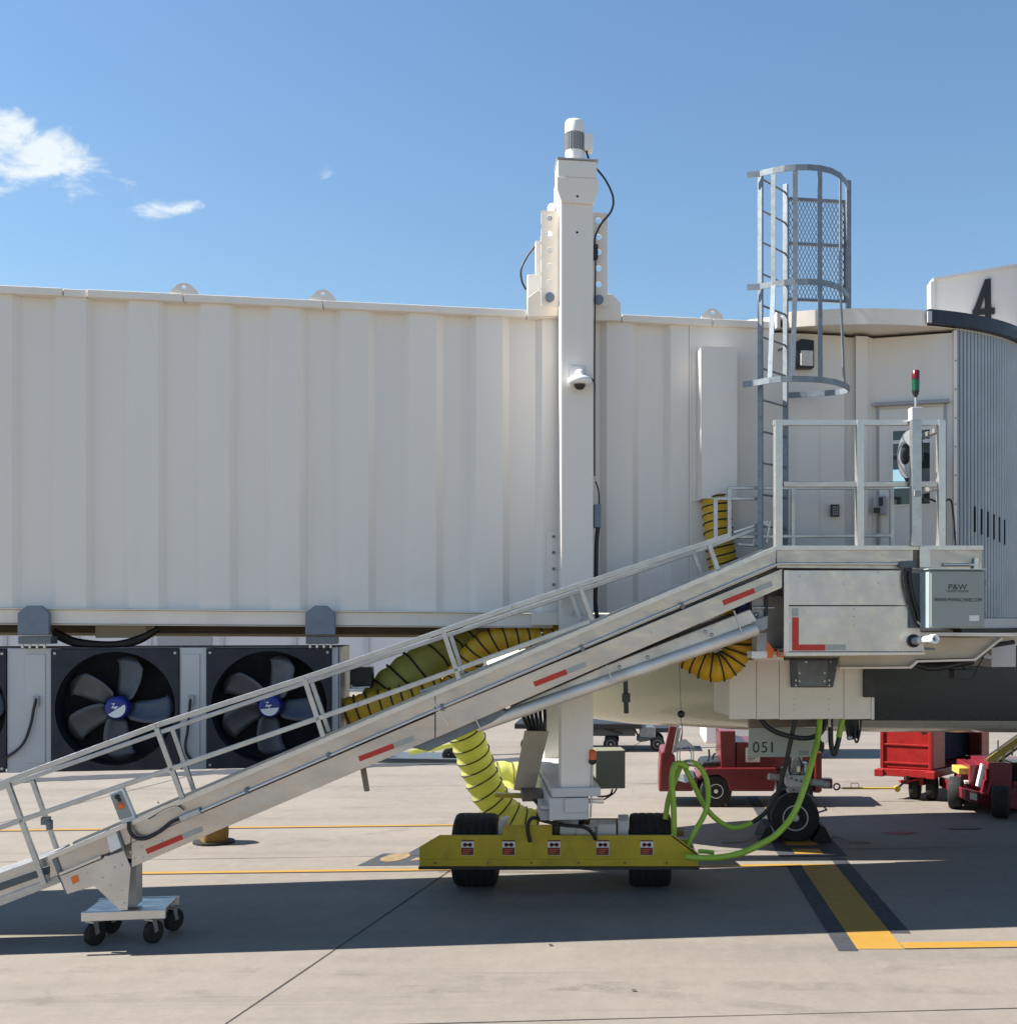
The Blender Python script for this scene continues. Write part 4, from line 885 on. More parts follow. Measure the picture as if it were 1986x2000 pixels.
# ------------------------------------------------------------------ wall fittings
t = thing('wall_light', 'black wall pack light with pale lens on the cab wall behind the ladder cage', 'wall light')
m = MB(BF); m.ppoly([(1556, 718), (1590, 718), (1590, 664), (1566, 661), (1556, 666)], -.11, -.004); m.build('housing', 'black_plastic', t, .006)
m = MB(BF); m.pbox(1564, 1588, 684, 714, -.13, -.111); m.build('lens', 'lens_white', t, .006)
t = thing('keypad', 'small black keypad on the cab wall behind the platform railing', 'keypad')
m = MB(BF); m.pbox(1623, 1639.5, 985, 1009, -.03, .0); m.build('keypad_body', 'black_plastic', t, .004)
for i in range(4):
    for j in range(3):
        m = MB(BF); m.pbox(1626.2 + j * 4.0, 1629 + j * 4.0, 989 + i * 4.6, 991.8 + i * 4.6, -.033, -.0302); m.build('key', 'grey_paint', t)
t = thing('door_switch', 'grey switch box with dark window beside the cab door', 'switch box')
m = MB(BF); drect(m, 1713, 1731, 970, 1006, .022, .09); m.build('switch_body', 'grey_paint', t, .005)
m = MB(BF); drect(m, 1717, 1726, 973, 990, .091, .095); m.build('switch_window', 'black_plastic', t)
m = MB(BF); drect(m, 1708, 1720, 993, 1004, .092, .12); m.build('knob', 'black_plastic', t, .004)
m = MB(BF); drect(m, 1718, 1720, 1006, 1062, .022, .04); m.build('conduit', 'warm_trim', t)
t = thing('door_cable', 'black cable hanging in a loop from the cab wall beside the bellows', 'cable')
m = MB(BF)
p = [BF.q(1817, 975, -.42), BF.q(1838, 983, -.40), BF.q(1850, 976, -.40), BF.q(1858, 980, -.40), BF.q(1862, 1010, -.40), BF.q(1866, 1066, -.40)]
m.tube(smooth_path(p, 8), .012, 8); m.build('cable', 'hose_black', t)

# ------------------------------------------------------------------ caged ladder on the cab
t = thing('caged_ladder', 'galvanised steel roof ladder with round safety cage beside the cab', 'ladder')
pL = BF.q(1485, 500, -.58); pR = BF.q(1534, 500, -.24)
pL, pR = Vector((pL.x, pL.y)), Vector((pR.x, pR.y))
e = (pR - pL); wdt = e.length; e.normalize(); nrm = Vector((e.y, -e.x))     # towards the right, off the ladder's face
if nrm.x < 0: nrm = -nrm
def zat(py, v, px=1500): return BF.q(px, py, v).z
zLt, zRt, zbot = zat(338, -.58, 1485), zat(360, -.24, 1534), zat(1072, -.58, 1485)
def upost(m, p, z0, z1, w=.055, d=.03): m.add([(p.x + e.x * i * d / 2 + nrm.x * j * w / 2, p.y + e.y * i * d / 2 + nrm.y * j * w / 2, z) for z in (z0, z1) for i, j in ((-1, -1), (1, -1), (1, 1), (-1, 1))], [(3, 2, 1, 0), (4, 5, 6, 7), (0, 1, 5, 4), (1, 2, 6, 5), (2, 3, 7, 6), (3, 0, 4, 7)])
for p, zt in ((pL, zLt), (pR, zRt)):
    m = MB(BF); upost(m, p, zbot, zt); m.build('rail', 'galvanised', t, .003)
z = zat(348, -.58, 1485)
while z > zbot + .05:
    m = MB(BF); m.cyl((pL.x, pL.y, z), (pR.x, pR.y, z), .011, 8); m.build('rung', 'galvanised', t); z -= .325
def plan_pts(L): return [Vector((BF.q(px, 600, v).x, v)) for px, v in L]
top_plan = [(1459, -.57), (1484, -.62), (1510, -.72), (1532, -.79), (1553, -.83), (1578, -.855), (1601, -.85), (1623, -.80), (1641, -.69), (1652, -.53), (1657, -.36)]
low_plan = [(1451, -.58), (1478, -.70), (1503, -.83), (1525, -.90), (1547, -.93), (1575, -.945), (1602, -.93), (1630, -.85), (1649, -.71), (1658, -.55), (1655, -.44), (1640, -.36), (1610, -.26), (1575, -.17), (1540, -.10)]
def hoop(z, plan):
    P = plan_pts(plan); m = MB(BF)
    for i in range(len(P) - 1):
        a, b = P[i], P[i + 1]; tt = (b - a).normalized(); s_ = Vector((tt.y, -tt.x)) * .006
        m.add([(a.x - s_.x, a.y - s_.y, z - .03), (b.x - s_.x, b.y - s_.y, z - .03), (b.x - s_.x, b.y - s_.y, z + .03), (a.x - s_.x, a.y - s_.y, z + .03), (a.x + s_.x, a.y + s_.y, z - .03), (b.x + s_.x, b.y + s_.y, z - .03), (b.x + s_.x, b.y + s_.y, z + .03), (a.x + s_.x, a.y + s_.y, z + .03)],
              [(0, 1, 2, 3), (7, 6, 5, 4), (0, 4, 5, 1), (2, 6, 7, 3), (0, 3, 7, 4), (1, 5, 6, 2)])
    m.build('cage_hoop', 'galvanised', t); return P
zh = [zat(341, -.57, 1461), zat(561, -.57, 1461), zat(751, -.58, 1452)]
hoops = [hoop(zh[0], top_plan), hoop(zh[1], top_plan), hoop(zh[2], low_plan)]
for kt, kl in ((2, 2), (4, 4), (6, 6), (8, 8)):
    m = MB(BF)
    for i, (ka, kb) in enumerate(((kt, kt), (kt, kl))):
        a, b = hoops[i][ka] , hoops[i + 1][kb]; q_ = hoops[i][ka + 1] - hoops[i][ka - 1]
        nn = BF.w((q_.y, -q_.x, 0)) - BF.w((0, 0, 0))
        m.bar((a.x, a.y, zh[i] + (.03 if i == 0 else 0)), (b.x, b.y, zh[i + 1] - (.03 if i == 1 else 0)), .05, .008, up=tuple(nn))
    m.build('cage_bar', 'galvanised', t)
for z in (3.95, 5.0, 5.9):
    m = MB(BF); m.bar((pR.x, pR.y, z), (pR.x, .02, z), .04, .008); m.build('standoff', 'galvanised', t)
m = MB(BF); q = BF.q(1657, 352, -.33); m.box(q.x - .026, q.x + .026, -.345, -.30, rz1 - .03, q.z); gp = m.build('guard_post', 'galvanised', t, .003)
# expanded-metal guard panel beside the ladder head
vg = -.27; ga, gb = BF.q(1540, 480, vg), BF.q(1650, 480, vg); gz = [zat(y, vg, 1595) for y in (391, 478, 587)]
m = MB(BF)
for z in gz: m.box(ga.x, gb.x, vg - .015, vg + .015, z - .016, z + .016)
m.box(gb.x - .016, gb.x + .016, vg - .016, vg + .016, gz[2], gz[0]); m.box(ga.x - .016, ga.x + .0, vg - .016, vg + .016, gz[2], gz[0])
gf = m.build('guard_frame', 'galvanised', t)
m = MB(BF); pw, ph = .040, .085; W_, Ht = gb.x - ga.x, gz[0] - gz[2]
for sgn in (1, -1):
    k = -int(Ht / ph) - 2
    for i in range(-int(Ht / ph) - 2, int(W_ / pw) + int(Ht / ph) + 3):
        # line a = i*pw + sgn * (pw/ph) * c, clipped to the frame
        c0_, c1_ = 0.0, Ht
        A0, A1_ = i * pw + sgn * (pw / ph) * c0_, i * pw + sgn * (pw / ph) * c1_
        ts = [0.0, 1.0]
        if abs(A1_ - A0) > 1e-9:
            t0_, t1_ = sorted(((0 - A0) / (A1_ - A0), (W_ - A0) / (A1_ - A0))); lo_, hi_ = max(0, t0_), min(1, t1_)
            if hi_ - lo_ < .01: continue
            m.bar((ga.x + A0 + (A1_ - A0) * lo_, vg, gz[2] + Ht * lo_), (ga.x + A0 + (A1_ - A0) * hi_, vg, gz[2] + Ht * hi_), .0045, .007)
o = m.build('mesh_infill', 'galvanised', gf); o['kind'] = 'stuff'

# ------------------------------------------------------------------ baggage ramp (belt conveyor) with its platform
VN, VB = -1.15, -.46
ramp = thing('baggage_ramp', 'long aluminium baggage ramp with handrails sloping up to a railed platform at the cab', 'baggage ramp')
def ytop(x): return 1671 + (x - 97) * (1285 - 1671) / (1000 - 97) if x < 1000 else 1285 + (x - 1000) * (1066 - 1285) / (1516 - 1000)
def ymid(x): return ytop(x) + 41 + (x < 400) * 2
def ybot(x):
    xs = ((97, 1762), (255, 1695), (447, 1616), (700, 1512), (1057, 1345), (1271, 1255), (1469, 1172), (1528, 1148))
    for (a, ya), (b, yb) in zip(xs, xs[1:]):
        if x <= b or b == 1528: return ya + (yb - ya) * (x - a) / (b - a)
cutsx = [256, 850, 1516]
for i in range(2):
    a, b = cutsx[i], cutsx[i + 1]
    m = MB(BF); m.ppoly([(a + 1, ymid(a)), (b - 1, ymid(b)), (b - 1, ytop(b) + 8), (a + 1, ytop(a) + 8)], VN, VN + .02); m.build('upper_side_panel', 'aluminium', ramp)
    m = MB(BF); bb = b if i == 0 else 1528
    m.ppoly([(a + 1, ybot(a)), (bb - 1, ybot(bb)), (bb - 1, ymid(min(bb, 1516)) + 4), (a + 1, ymid(a) + 1)], VN - .012, VN + .02); m.build('lower_side_panel', 'aluminium', ramp, .003)
m = MB(BF); m.ppoly([(98, ymid(98) + 2), (255, ymid(255)), (255, ytop(255) + 8), (98, ytop(98) + 8)], VN, VN + .02); m.build('upper_side_panel', 'aluminium', ramp)
# weld bead between the panels
m = MB(BF); m.pbar((841, ytop(841) + 10, VN - .014), (876, ybot(876) - 12, VN - .014), .018, .01); m.build('weld_seam', 'aluminium_bright', ramp)
# top flanges (near, far) and belt bed between them
def flange(v0, v1, name='top_flange', mt='aluminium_bright', th=8):
    m = MB(BF)
    A, K, E = BF.q(97, ytop(97), VN), BF.q(1516, 1066, VN), BF.q(1917, 1066, VN)
    for p, q in ((A, K), (K, E)):
        dz = -.042
        m.add([(p.x, v0, p.z), (q.x, v0, q.z), (q.x, v1, q.z), (p.x, v1, p.z), (p.x, v0, p.z + dz), (q.x, v0, q.z + dz), (q.x, v1, q.z + dz), (p.x, v1, p.z + dz)], [(0, 1, 2, 3), (7, 6, 5, 4), (0, 4, 5, 1), (1, 5, 6, 2), (2, 6, 7, 3), (3, 7, 4, 0)])
    return m.build(name, mt, ramp)
flange(VN - .035, VN + .075); flange(VB - .075, VB + .01)
A, K, E = BF.q(120, ytop(120), VN), BF.q(1516, 1066, VN), BF.q(1810, 1066, VN)
m = MB(BF); m.poly([(A.x, A.z - .12), (K.x, K.z - .12), (E.x, E.z - .12), (E.x, E.z - .16), (K.x, K.z - .16), (A.x, A.z - .16)], VN + .03, VB - .02); m.build('belt', 'rubber', ramp)
m = MB(BF); m.poly([(A.x, A.z - .05), (K.x, K.z - .05), (E.x, E.z - .05), (E.x, E.z - .42), (K.x, K.z - .42), (A.x, A.z - .40)], VB - .018, VB); m.build('far_side_panel', 'aluminium', ramp)
p0, p1 = BF.q(256, ybot(256) - 2, VN), BF.q(1528, ybot(1528) - 2, VN)
m = MB(BF); m.poly([(p0.x, p0.z), (p1.x, p1.z), (p1.x, p1.z + .03), (p0.x, p0.z + .03)], VN + .021, VB - .02); m.build('bottom_pan', 'galvanised_dark', ramp)
# lower return trough: brackets, tubes and a stained pan
def under(pts, v0, v1, name, mt, bev=.01):
    m = MB(BF); m.ppoly(pts, v0, v1); return m.build(name, mt, ramp, bev)
under([(1000, 1380), (1183, 1300), (1465, 1190), (1480, 1214), (1190, 1325), (1000, 1396)], VN + .10, VB - .1, 'return_trough', 'aluminium_stained')
m = MB(BF); m.cyl(BF.q(930, 1419, VN + .10), BF.q(1478, 1229, VN + .10), .062, 20); m.build('return_tube', 'aluminium_stained', ramp)
under([(1465, 1214), (1500, 1202), (1500, 1228), (1470, 1240)], VN + .1, VN + .3, 'return_bracket', 'grey_paint')
under([(800, 1460), (975, 1384), (992, 1390), (960, 1412), (836, 1468)], VN + .03, VB - .14, 'skid_plate', 'galvanised_dark')
for (x0, y0, x1, y1) in ((1433, 1193, 1449, 1240), (1184, 1299, 1197, 1336), (929, 1405, 938, 1424)):
    m = MB(BF); m.pbar((x0, y0, VN - .02), (x1, y1, VN - .02), .035, .012); m.build('strap', 'aluminium_rail', ramp)
for px, py in ((1265, 1284), (1390, 1240), (1210, 1303), (1378, 1234)):
    m = MB(BF); c = BF.q(px, py, VN + .0); m.lathe((c.x, VN + .01, c.z), tuple(BF.w((0, -1, 0)) - BF.w((0, 0, 0))), [(0, .02), (.02, .016), (.024, 0)], 10); m.build('fastener', 'steel', ramp)
under([(702, 1494), (713, 1490), (722, 1546), (711, 1547)], VN + .1, VN + .13, 'stop_tab', 'brown_steel')
under([(1218, 1330), (1226, 1328), (1228, 1394), (1219, 1394)], VN + .1, VN + .14, 'hanging_stop', 'black_paint', .004)
under([(1216, 1355), (1231, 1355), (1231, 1372), (1216, 1372)], VN + .085, VN + .15, 'hanging_stop', 'black_plastic', .004)
# conduit along the side
m = MB(BF); m.ptube([(392, ymid(392) - 3, VN - .03), (850, ymid(850) - 3, VN - .03), (1500, 1108, VN - .03), (1520, 1101, VN - .03), (1545, 1101, VN - .03), (1757, 1101, VN - .03)], .013, 8, sub=1); m.build('conduit', 'aluminium_bright', ramp)
for px in (480, 640, 862, 1135, 1330):
    m = MB(BF); m.pbar((px, ymid(px) - 9, VN - .03), (px + 4, ymid(px) + 3, VN - .03), .03, .035); m.build('conduit_clip', 'galvanised_dark', ramp)
m = MB(BF); m.pbar((352, 1600, VN - .05), (391, 1584, VN - .05), .06, .055); m.build('conduit_fitting', 'steel', ramp, .008)
m = MB(BF); m.ptube([(251, 1606, VN - .06), (253, 1622, VN - .06), (264, 1636, VN - .06), (285, 1638, VN - .06), (312, 1624, VN - .06), (334, 1607, VN - .06), (352, 1599, VN - .06)], .018, 8); m.build('flexible_conduit', 'hose_black', ramp)
m = MB(BF); m.ptube([(290, 1600, VN - .03), (318, 1583, VN - .03), (344, 1574, VN - .03), (360, 1582, VN - .03)], .006, 6); m.build('wire', 'hose_black', ramp)
# reflective tapes
def quad(pts, v0, v1, name, mt): m = MB(BF); m.ppoly(pts, v0, v1); return m.build(name, mt, ramp)
VT = VN - .014
for (x0, y0, x1, y1, s) in ((286, 1664, 356, 1635, 42), (701, 1483, 769, 1457, 42), (1043, 1337, 1107, 1312, 40), (1412, 1178, 1474, 1153, 36)):
    dx, dy = x1 - x0, y1 - y0; l = math.hypot(dx, dy); nx, ny = -dy / l * 5.2, dx / l * 5.2
    quad([(x0 - nx, y0 - ny), (x1 - nx, y1 - ny), (x1 + nx, y1 + ny), (x0 + nx, y0 + ny)], VT - .002, VT, 'red_tape', 'red_tape')
    x2, y2 = x1 + dx / l * s, y1 + dy / l * s; x1 += dx / l * 1.5; y1 += dy / l * 1.5
    quad([(x1 - nx, y1 - ny), (x2 - nx, y2 - ny), (x2 + nx, y2 + ny), (x1 + nx, y1 + ny)], VT - .002, VT, 'silver_tape', 'silver_tape')
# handrails: near and far top rails, mid rail, leaning posts
def line(pts, v, w, name, mt='aluminium_rail', h=None):
    m = MB(BF)
    for p, q in zip(pts, pts[1:]): m.pbar((*p, v), (*q, v), w, h)
    return m.build(name, mt, ramp, .006)
VH = VN + .02; VHf = VB - .03
line([(-60, 1553), (306, 1417), (596, 1324), (1000, 1186), (1425, 1046)], VH, .05, 'handrail')
line([(-60, 1561), (306, 1433), (596, 1334), (1000, 1199), (1356, 1078), (1500, 1024)], VHf, .045, 'handrail')
line([(-60, 1638), (0, 1617), (700, 1376), (900, 1305), (1152, 1214)], VH, .045, 'mid_rail')
line([(820, 1352), (900, 1322), (1160, 1222)], VHf, .03, 'mid_rail')
for a, b in (((14, 1527), (88, 1728)), ((306, 1422), (357, 1560)), ((595, 1327), (632, 1440)), ((866, 1234), (897, 1328)), ((1132, 1145), (1157, 1212)), ((1384, 1062), (1402, 1114))):
    line([a, b], VH, .045, 'rail_post')
for a, b in (((63, 1524), (113, 1664)), ((337, 1424), (380, 1548)), ((609, 1332), (643, 1430)), ((880, 1240), (905, 1316)), ((1115, 1162), (1134, 1212)), ((1354, 1080), (1370, 1124))):
    line([a, b], VHf, .042, 'rail_post')
m = MB(BF); m.pbox(79, 96, 1597, 1612, VHf - .04, VHf + .02); m.pbox(90, 99, 1604, 1622, VHf - .05, VHf + .02); m.build('rail_clamp', 'galvanised_dark', ramp, .004)
# lower ramp section running off to the left
m = MB(BF); m.ppoly([(-260, 1868), (119, 1722), (97, 1671), (-260, 1795)], VN + .10, VB - .05); m.build('lower_ramp', 'aluminium_mottled', ramp, .006)
m = MB(BF); m.ppoly([(-260, 1812), (100, 1690), (104, 1704), (-260, 1832)], VN + .07, VN + .099); m.build('lower_rail', 'slate_plate', ramp, .004)
m = MB(BF); m.ppoly([(-260, 1851), (112, 1711), (119, 1724), (-260, 1872)], VN + .08, VN + .099); m.build('lower_rail', 'steel', ramp, .004)
m = MB(BF); m.ppoly([(100, 1676), (110, 1676), (136, 1746), (128, 1748)], VN - .02, VB); m.build('joint_plate', 'galvanised_dark', ramp)
# push-button post with its controls
m = MB(BF); m.ppoly([(213, 1552), (240, 1540), (265, 1600), (240, 1612)], VN - .01, VN + .06); cp = m.build('control_post', 'white_paint', ramp, .004)
m = MB(BF); m.ppoly([(215, 1555), (236, 1546), (257, 1595), (233, 1602)], VN - .024, VN - .011); m.build('button_panel', 'box_grey', cp, .003)
for px, py, r, mt in ((236, 1574, .030, 'orange_mark'), (229, 1557, .022, 'black_plastic'), (233, 1563, .016, 'black_plastic')):
    m = MB(BF); c = BF.q(px, py, VN - .03); m.lathe((c.x, VN - .024, c.z), tuple(BF.w((0, -1, 0)) - BF.w((0, 0, 0))), [(0, r), (.014, r * .95), (.016, 0)], 14); m.build('push_button', mt, cp)
# leg bracket, post and caster trolley
m = MB(BF); m.ppoly([(117, 1712), (200, 1678), (205, 1672), (212, 1672), (242, 1662), (255, 1695), (249, 1778), (234, 1778), (184, 1731), (131, 1747)], VN - .03, VN - .014); lb = m.build('leg_bracket', 'aluminium_mottled', ramp, .003)
m = MB(BF); m.ppoly([(116, 1711), (197, 1677), (196, 1672), (115, 1706)], VN - .05, VN - .01); m.build('bracket_flange', 'aluminium_bright', lb)
m = MB(BF); m.ppoly([(205, 1622), (229, 1620), (240, 1654), (216, 1666)], VN - .022, VN - .001); m.build('joint_cover', 'white_paint', ramp)
m = MB(BF); m.pbar((228, 1619, VN - .012), (244, 1664, VN - .012), .03, .02); m.build('joint_seam', 'galvanised_dark', ramp)
m = MB(BF); m.ppoly([(138, 1714), (151, 1709), (155, 1722), (142, 1728)], VN - .034, VN - .0305); m.build('orange_marker', 'orange_mark', lb)
for px, py in ((200, 1715), (224, 1695), (238, 1690), (170, 1705), (238, 1740), (243, 1765), (215, 1730), (160, 1738)):
    m = MB(BF); c = BF.q(px, py, VN - .034); m.cyl((c.x, VN - .036, c.z), (c.x, VN - .029, c.z), .009, 6); m.build('rivet', 'steel', lb)
for px, py in ((255, 1665), (275, 1655), (262, 1678), (279, 1676), (309, 1568), (316, 1643), (1058, 1236), (730, 1401), (876, 1405), (1272, 1235)):
    m = MB(BF); c = BF.q(px, py, VN - .016); m.cyl((c.x, VN - .019, c.z), (c.x, VN - .011, c.z), .010, 8); m.build('bolt', 'steel', ramp)
VD = -1.0; VDB = -.50
zd = BF.q(240, 1779, VD).z
m = MB(BF); a, b = BF.q(259, 1700, VB - .1), BF.q(288, 1700, VB - .1); m.box(a.x, b.x, VN + .22, VN + .42, zd + .02, BF.q(270, 1686, VN + .2).z); m.build('leg_post', 'grey_paint', ramp, .006)
m = MB(BF); a, b = BF.q(158, 1780, VD - .02).x, BF.q(323, 1780, VD - .02).x
m.box(a, b, VD - .02, VD + .02, zd - .085, zd); m.box(a, b, VDB - .02, VDB + .02, zd - .085, zd); m.build('trolley_beam', 'aluminium_bright', ramp, .006)
m = MB(BF); m.box(a + .02, b - .02, VD + .022, VDB - .022, zd - .03, zd - .004); m.build('trolley_deck', 'aluminium', ramp, .004)
for u, v, yaw in ((a + .08, VD + .04, .38), (b - .14, VD + .04, .33), (a + .10, VDB - .04, .45), (b - .06, VDB - .04, .36)):
    w = BF.w((u, v, 0)); wr = .105
    ax = Vector((math.cos(yaw), -math.sin(yaw), 0)); fw = Vector((math.sin(yaw), math.cos(yaw), 0)); c = w + fw * .03 + Vector((0, 0, wr))
    ty = wheel('caster_wheel', c, ax, wr, .066, ramp, 'galvanised_dark', .5, n=22)
    m = MB()
    for s in (-1, 1): m.bar(c + ax * .036 * s, w + ax * .036 * s + Vector((0, 0, zd - .09)), .008, .045, up=fw, world=True)
    m.bar(w + Vector((0, 0, zd - .10)) - ax * .05, w + Vector((0, 0, zd - .10)) + ax * .05, .07, .014, world=True); m.build('caster_fork', 'steel', ty)
# platform: box panels, rails, deck
m = MB(BF); m.ppoly([(1517, 1109), (1917, 1112), (1917, 1074), (1517, 1074)], VN, VN + .02); m.build('platform_side', 'aluminium', ramp)
m = MB(BF); m.ppoly([(1531, 1182), (1786, 1182), (1774, 1114), (1531, 1114)], VN - .012, VN + .02); m.build('platform_panel', 'aluminium_mottled', ramp, .003)
m = MB(BF); m.ppoly([(1531, 1273), (1806, 1273), (1787, 1184), (1531, 1184)], VN - .012, VN + .02); m.build('platform_panel', 'aluminium_mottled', ramp, .003)
m = MB(BF); m.ppoly([(1535, 1282), (1806, 1279), (1808, 1274), (1533, 1274)], VN - .03, VB); m.build('platform_lip', 'aluminium_bright', ramp, .003)
m = MB(BF); m.pbox(1531, 1540, 1114, 1280, VN - .016, VN - .0125); m.build('platform_corner', 'aluminium_bright', ramp)
pa, pb = BF.q(1531, 1270, VN).x, BF.q(1800, 1270, VN).x
m = MB(BF); m.box(pa + .02, pb + .1, VB - .03, VB, BF.q(1600, 1273, VN).z, BF.q(1600, 1114, VN).z); m.build('platform_panel', 'aluminium', ramp)
m = MB(BF); m.box(pa, pb + .15, VN + .03, VB - .04, BF.q(1600, 1275, VN).z + .02, BF.q(1600, 1275, VN).z + .04); m.build('platform_floor', 'galvanised_dark', ramp)
m = MB(BF); m.pbox(1472, 1530, 1165, 1290, VB - .05, VB + .02); m.build('drive_panel', 'aluminium_stained', ramp)
m = MB(BF); m.pbox(1442, 1472, 1178, 1215, VN + .25, VN + .45); m.build('blue_cover', 'blue_cloth', ramp, .01)
for x0, x1, y0, y1, v0, v1, mt in ((1468, 1494, 1160, 1225, VN + .16, VN + .3, 'grey_paint'), (1478, 1498, 1235, 1272, VN + .2, VN + .4, 'grey_paint'), (1494, 1500, 1150, 1230, VN + .12, VN + .2, 'black_paint'), (1468, 1500, 1272, 1286, VN + .2, VN + .4, 'white_paint')):
    m = MB(BF); m.pbox(x0, x1, y0, y1, v0, v1); m.build('drive_part', mt, ramp, .006)
m = MB(BF); c = BF.q(1476, 1201, VN + .15); ax = tuple(BF.w((0, -1, 0)) - BF.w((0, 0, 0))); m.lathe((c.x, VN + .155, c.z), ax, [(0, .026), (.01, .026), (.01, .016), (.02, .014), (.02, 0)], 14); m.cyl(BF.q(1468, 1187, VN + .14), BF.q(1512, 1187, VN + .14), .012, 8); m.build('drive_shaft', 'steel', ramp)
m = MB(BF); m.ppoly([(1498, 1252), (1512, 1270), (1509, 1285), (1498, 1286)], VN + .2, VN + .24); m.ppoly([(1519, 1268), (1530, 1267), (1530, 1285), (1519, 1283)], VN + .2, VN + .24); m.build('warning_flap', 'orange_mark', ramp)
quad([(1547, 1206), (1560, 1206), (1560, 1259), (1612, 1259), (1612, 1271), (1547, 1271)], VT - .002, VT, 'red_tape', 'red_tape')
quad([(1547, 1188), (1559, 1188), (1559, 1204), (1547, 1204)], VT - .002, VT, 'silver_tape', 'silver_tape')
quad([(1614, 1259), (1652, 1259), (1652, 1270), (1614, 1270)], VT - .002, VT, 'silver_tape', 'silver_tape')
for px, py in ((1551, 1192), (1668, 1189), (1668, 1204), (1668, 1221), (1716, 1118), (1716, 1140), (1648, 1141), (1562, 1126)):
    m = MB(BF); c = BF.q(px, py, VN - .016); m.cyl((c.x, VN - .019, c.z), (c.x, VN - .011, c.z), .008, 8); m.build('bolt', 'steel', ramp)
# platform railing near and far
line([(1510, 826), (1840, 826)], VH, .055, 'platform_rail', 'aluminium_bright'); line([(1529, 946), (1829, 946)], VH, .055, 'platform_rail', 'aluminium')
for px in (1519, 1678, 1837): line([(px, 821), (px, 1068)], VH, .075, 'platform_post', 'aluminium_bright')
for pts in ([(1421, 953), (1742, 953)], [(1421, 1049), (1742, 1046)], [(1397, 974), (1484, 974)]): line(pts, VHf, .035, 'platform_rail', 'aluminium_rail')
for px, y0, y1 in ((1424, 953, 1050), (1548, 953, 1068), (1741, 951, 1066), (1397, 972, 1055)): line([(px, y0), (px, y1)], VHf, .042, 'platform_post', 'aluminium_rail')
line([(1432, 1040), (1500, 1018)], VHf, .03, 'platform_rail', 'aluminium_bright'); line([(1503, 1017), (1496, 1062)], VHf, .028, 'platform_post')
m = MB(BF)
for y, dy in ((840, 18), (952, 10)): m.pbar((1832, y, VH), (1790, y + dy, VHf), .06, .05)
m.build('platform_rail', 'aluminium_bright', ramp, .006)
line([(1470, 1064), (1478, 1036)], VHf, .03, 'platform_post'); line([(1440, 1063), (1484, 1066)], VHf, .03, 'platform_rail')
m = MB(BF); m.pbox(1796, 1816.5, 1066.5, 1109, VN - .05, VN - .03); m.build('post_bracket', 'aluminium_bright', ramp, .004)
m = MB(BF); m.pbox(1784, 1796, 1074, 1109, VN - .008, VN - .001); m.build('bracket_pad', 'brown_steel', ramp)
# junction fitting and cables beside the control box
m = MB(BF); m.ppoly([(1755, 1104), (1760, 1096), (1788, 1095), (1792, 1104), (1785, 1109), (1760, 1109)], VN - .07, VN - .013); m.build('junction_fitting', 'slate_plate', ramp, .006)
for o in (0, 9):
    m = MB(BF); m.ptube([(1769 + o, 1108, VN - .05), (1768 + o, 1130, VN - .06), (1774 + o, 1165, VN - .06), (1783 + o, 1195, VN - .06), (1790 + o * .6, 1216, VN - .06), (1800, 1225, VN - .05)], .018, 8); m.build('flexible_conduit', 'hose_black', ramp)
m = MB(BF); m.cyl(BF.q(1790, 1213, VN - .06), BF.q(1802, 1225, VN - .05), .022, 10); m.build('conduit_elbow', 'steel', ramp)
m = MB(BF); m.cyl(BF.q(1843, 1103, VN - .03), BF.q(1912, 1103, VN - .03), .016, 10); m.cyl(BF.q(1905, 1112, VN - .03), BF.q(1907, 1090, VN - .03), .028, 10); m.build('latch_bar', 'aluminium_bright', ramp)
# belt roller sleeve: black ring and white pipe
m = MB(BF); c = BF.q(1784, 1252, VN - .02); m.lathe((c.x, VN - .013, c.z), ax, [(0, .066), (.02, .066), (.02, .045), (0, .045)], 22); m.build('pipe_collar', 'black_plastic', ramp)
pA, pB = BF.q(1784, 1252, VN), BF.q(1826, 1248, VN - .36)
m = MB(BF); m.cyl(pA, pA.lerp(pB, .32), .040, 18); m.build('pipe_stub', 'grey_paint', ramp)
d = BF.w(pB) - BF.w(pA)
m = MB(BF); m.lathe(BF.w(pA) + d * .30, d, [(0, .038), (d.length * .52, .038), (d.length * .53, .046), (d.length * .72, .046), (d.length * .72, .026), (d.length * .55, .024)], 20, world=True); m.build('white_pipe', 'white_plastic', ramp)
m = MB(); m.lathe(BF.w(pA) + d * .87, d, [(0, .024), (.003, .024)], 16, world=True); m.build('pipe_bore', 'dark_cavity', ramp)

# control box on the platform's end, with the maker's lettering
t = thing('control_box', 'grey control box lettered P&W on the end of the ramp platform', 'control box')
VC = VN - .30
A, B = BF.q(1815, 1227, VC), BF.q(1922, 1114, VC)
m = MB(BF); m.box(A.x, B.x, VC + .012, VN - .05, A.z, B.z); m.build('housing', 'box_edge', t, .006)
m = MB(BF); m.box(A.x + .012, B.x - .004, VC - .012, VC + .01, A.z + .012, B.z - .012); dr = m.build('door', 'box_grey', t, .006)
m = MB(BF); m.box(A.x - .02, B.x + .01, VC - .02, VN - .04, B.z + .002, B.z + .014); m.build('rain_lip', 'box_edge', t, .003)
m = MB(BF); a2, b2 = BF.q(1772, 1112, VN - .03), BF.q(1830, 1230, VN - .03); m.box(a2.x + .02, A.x + .1, VN - .045, VN - .02, A.z, B.z - .02); m.build('back_plate', 'slate_plate', t)
vt = VC - .0135
c = BF.q(1870, 1147, vt); text('P&W', 'maker_lettering', 'black_paint', dr, (c.x, vt, c.z), .075, .001, width=.19)
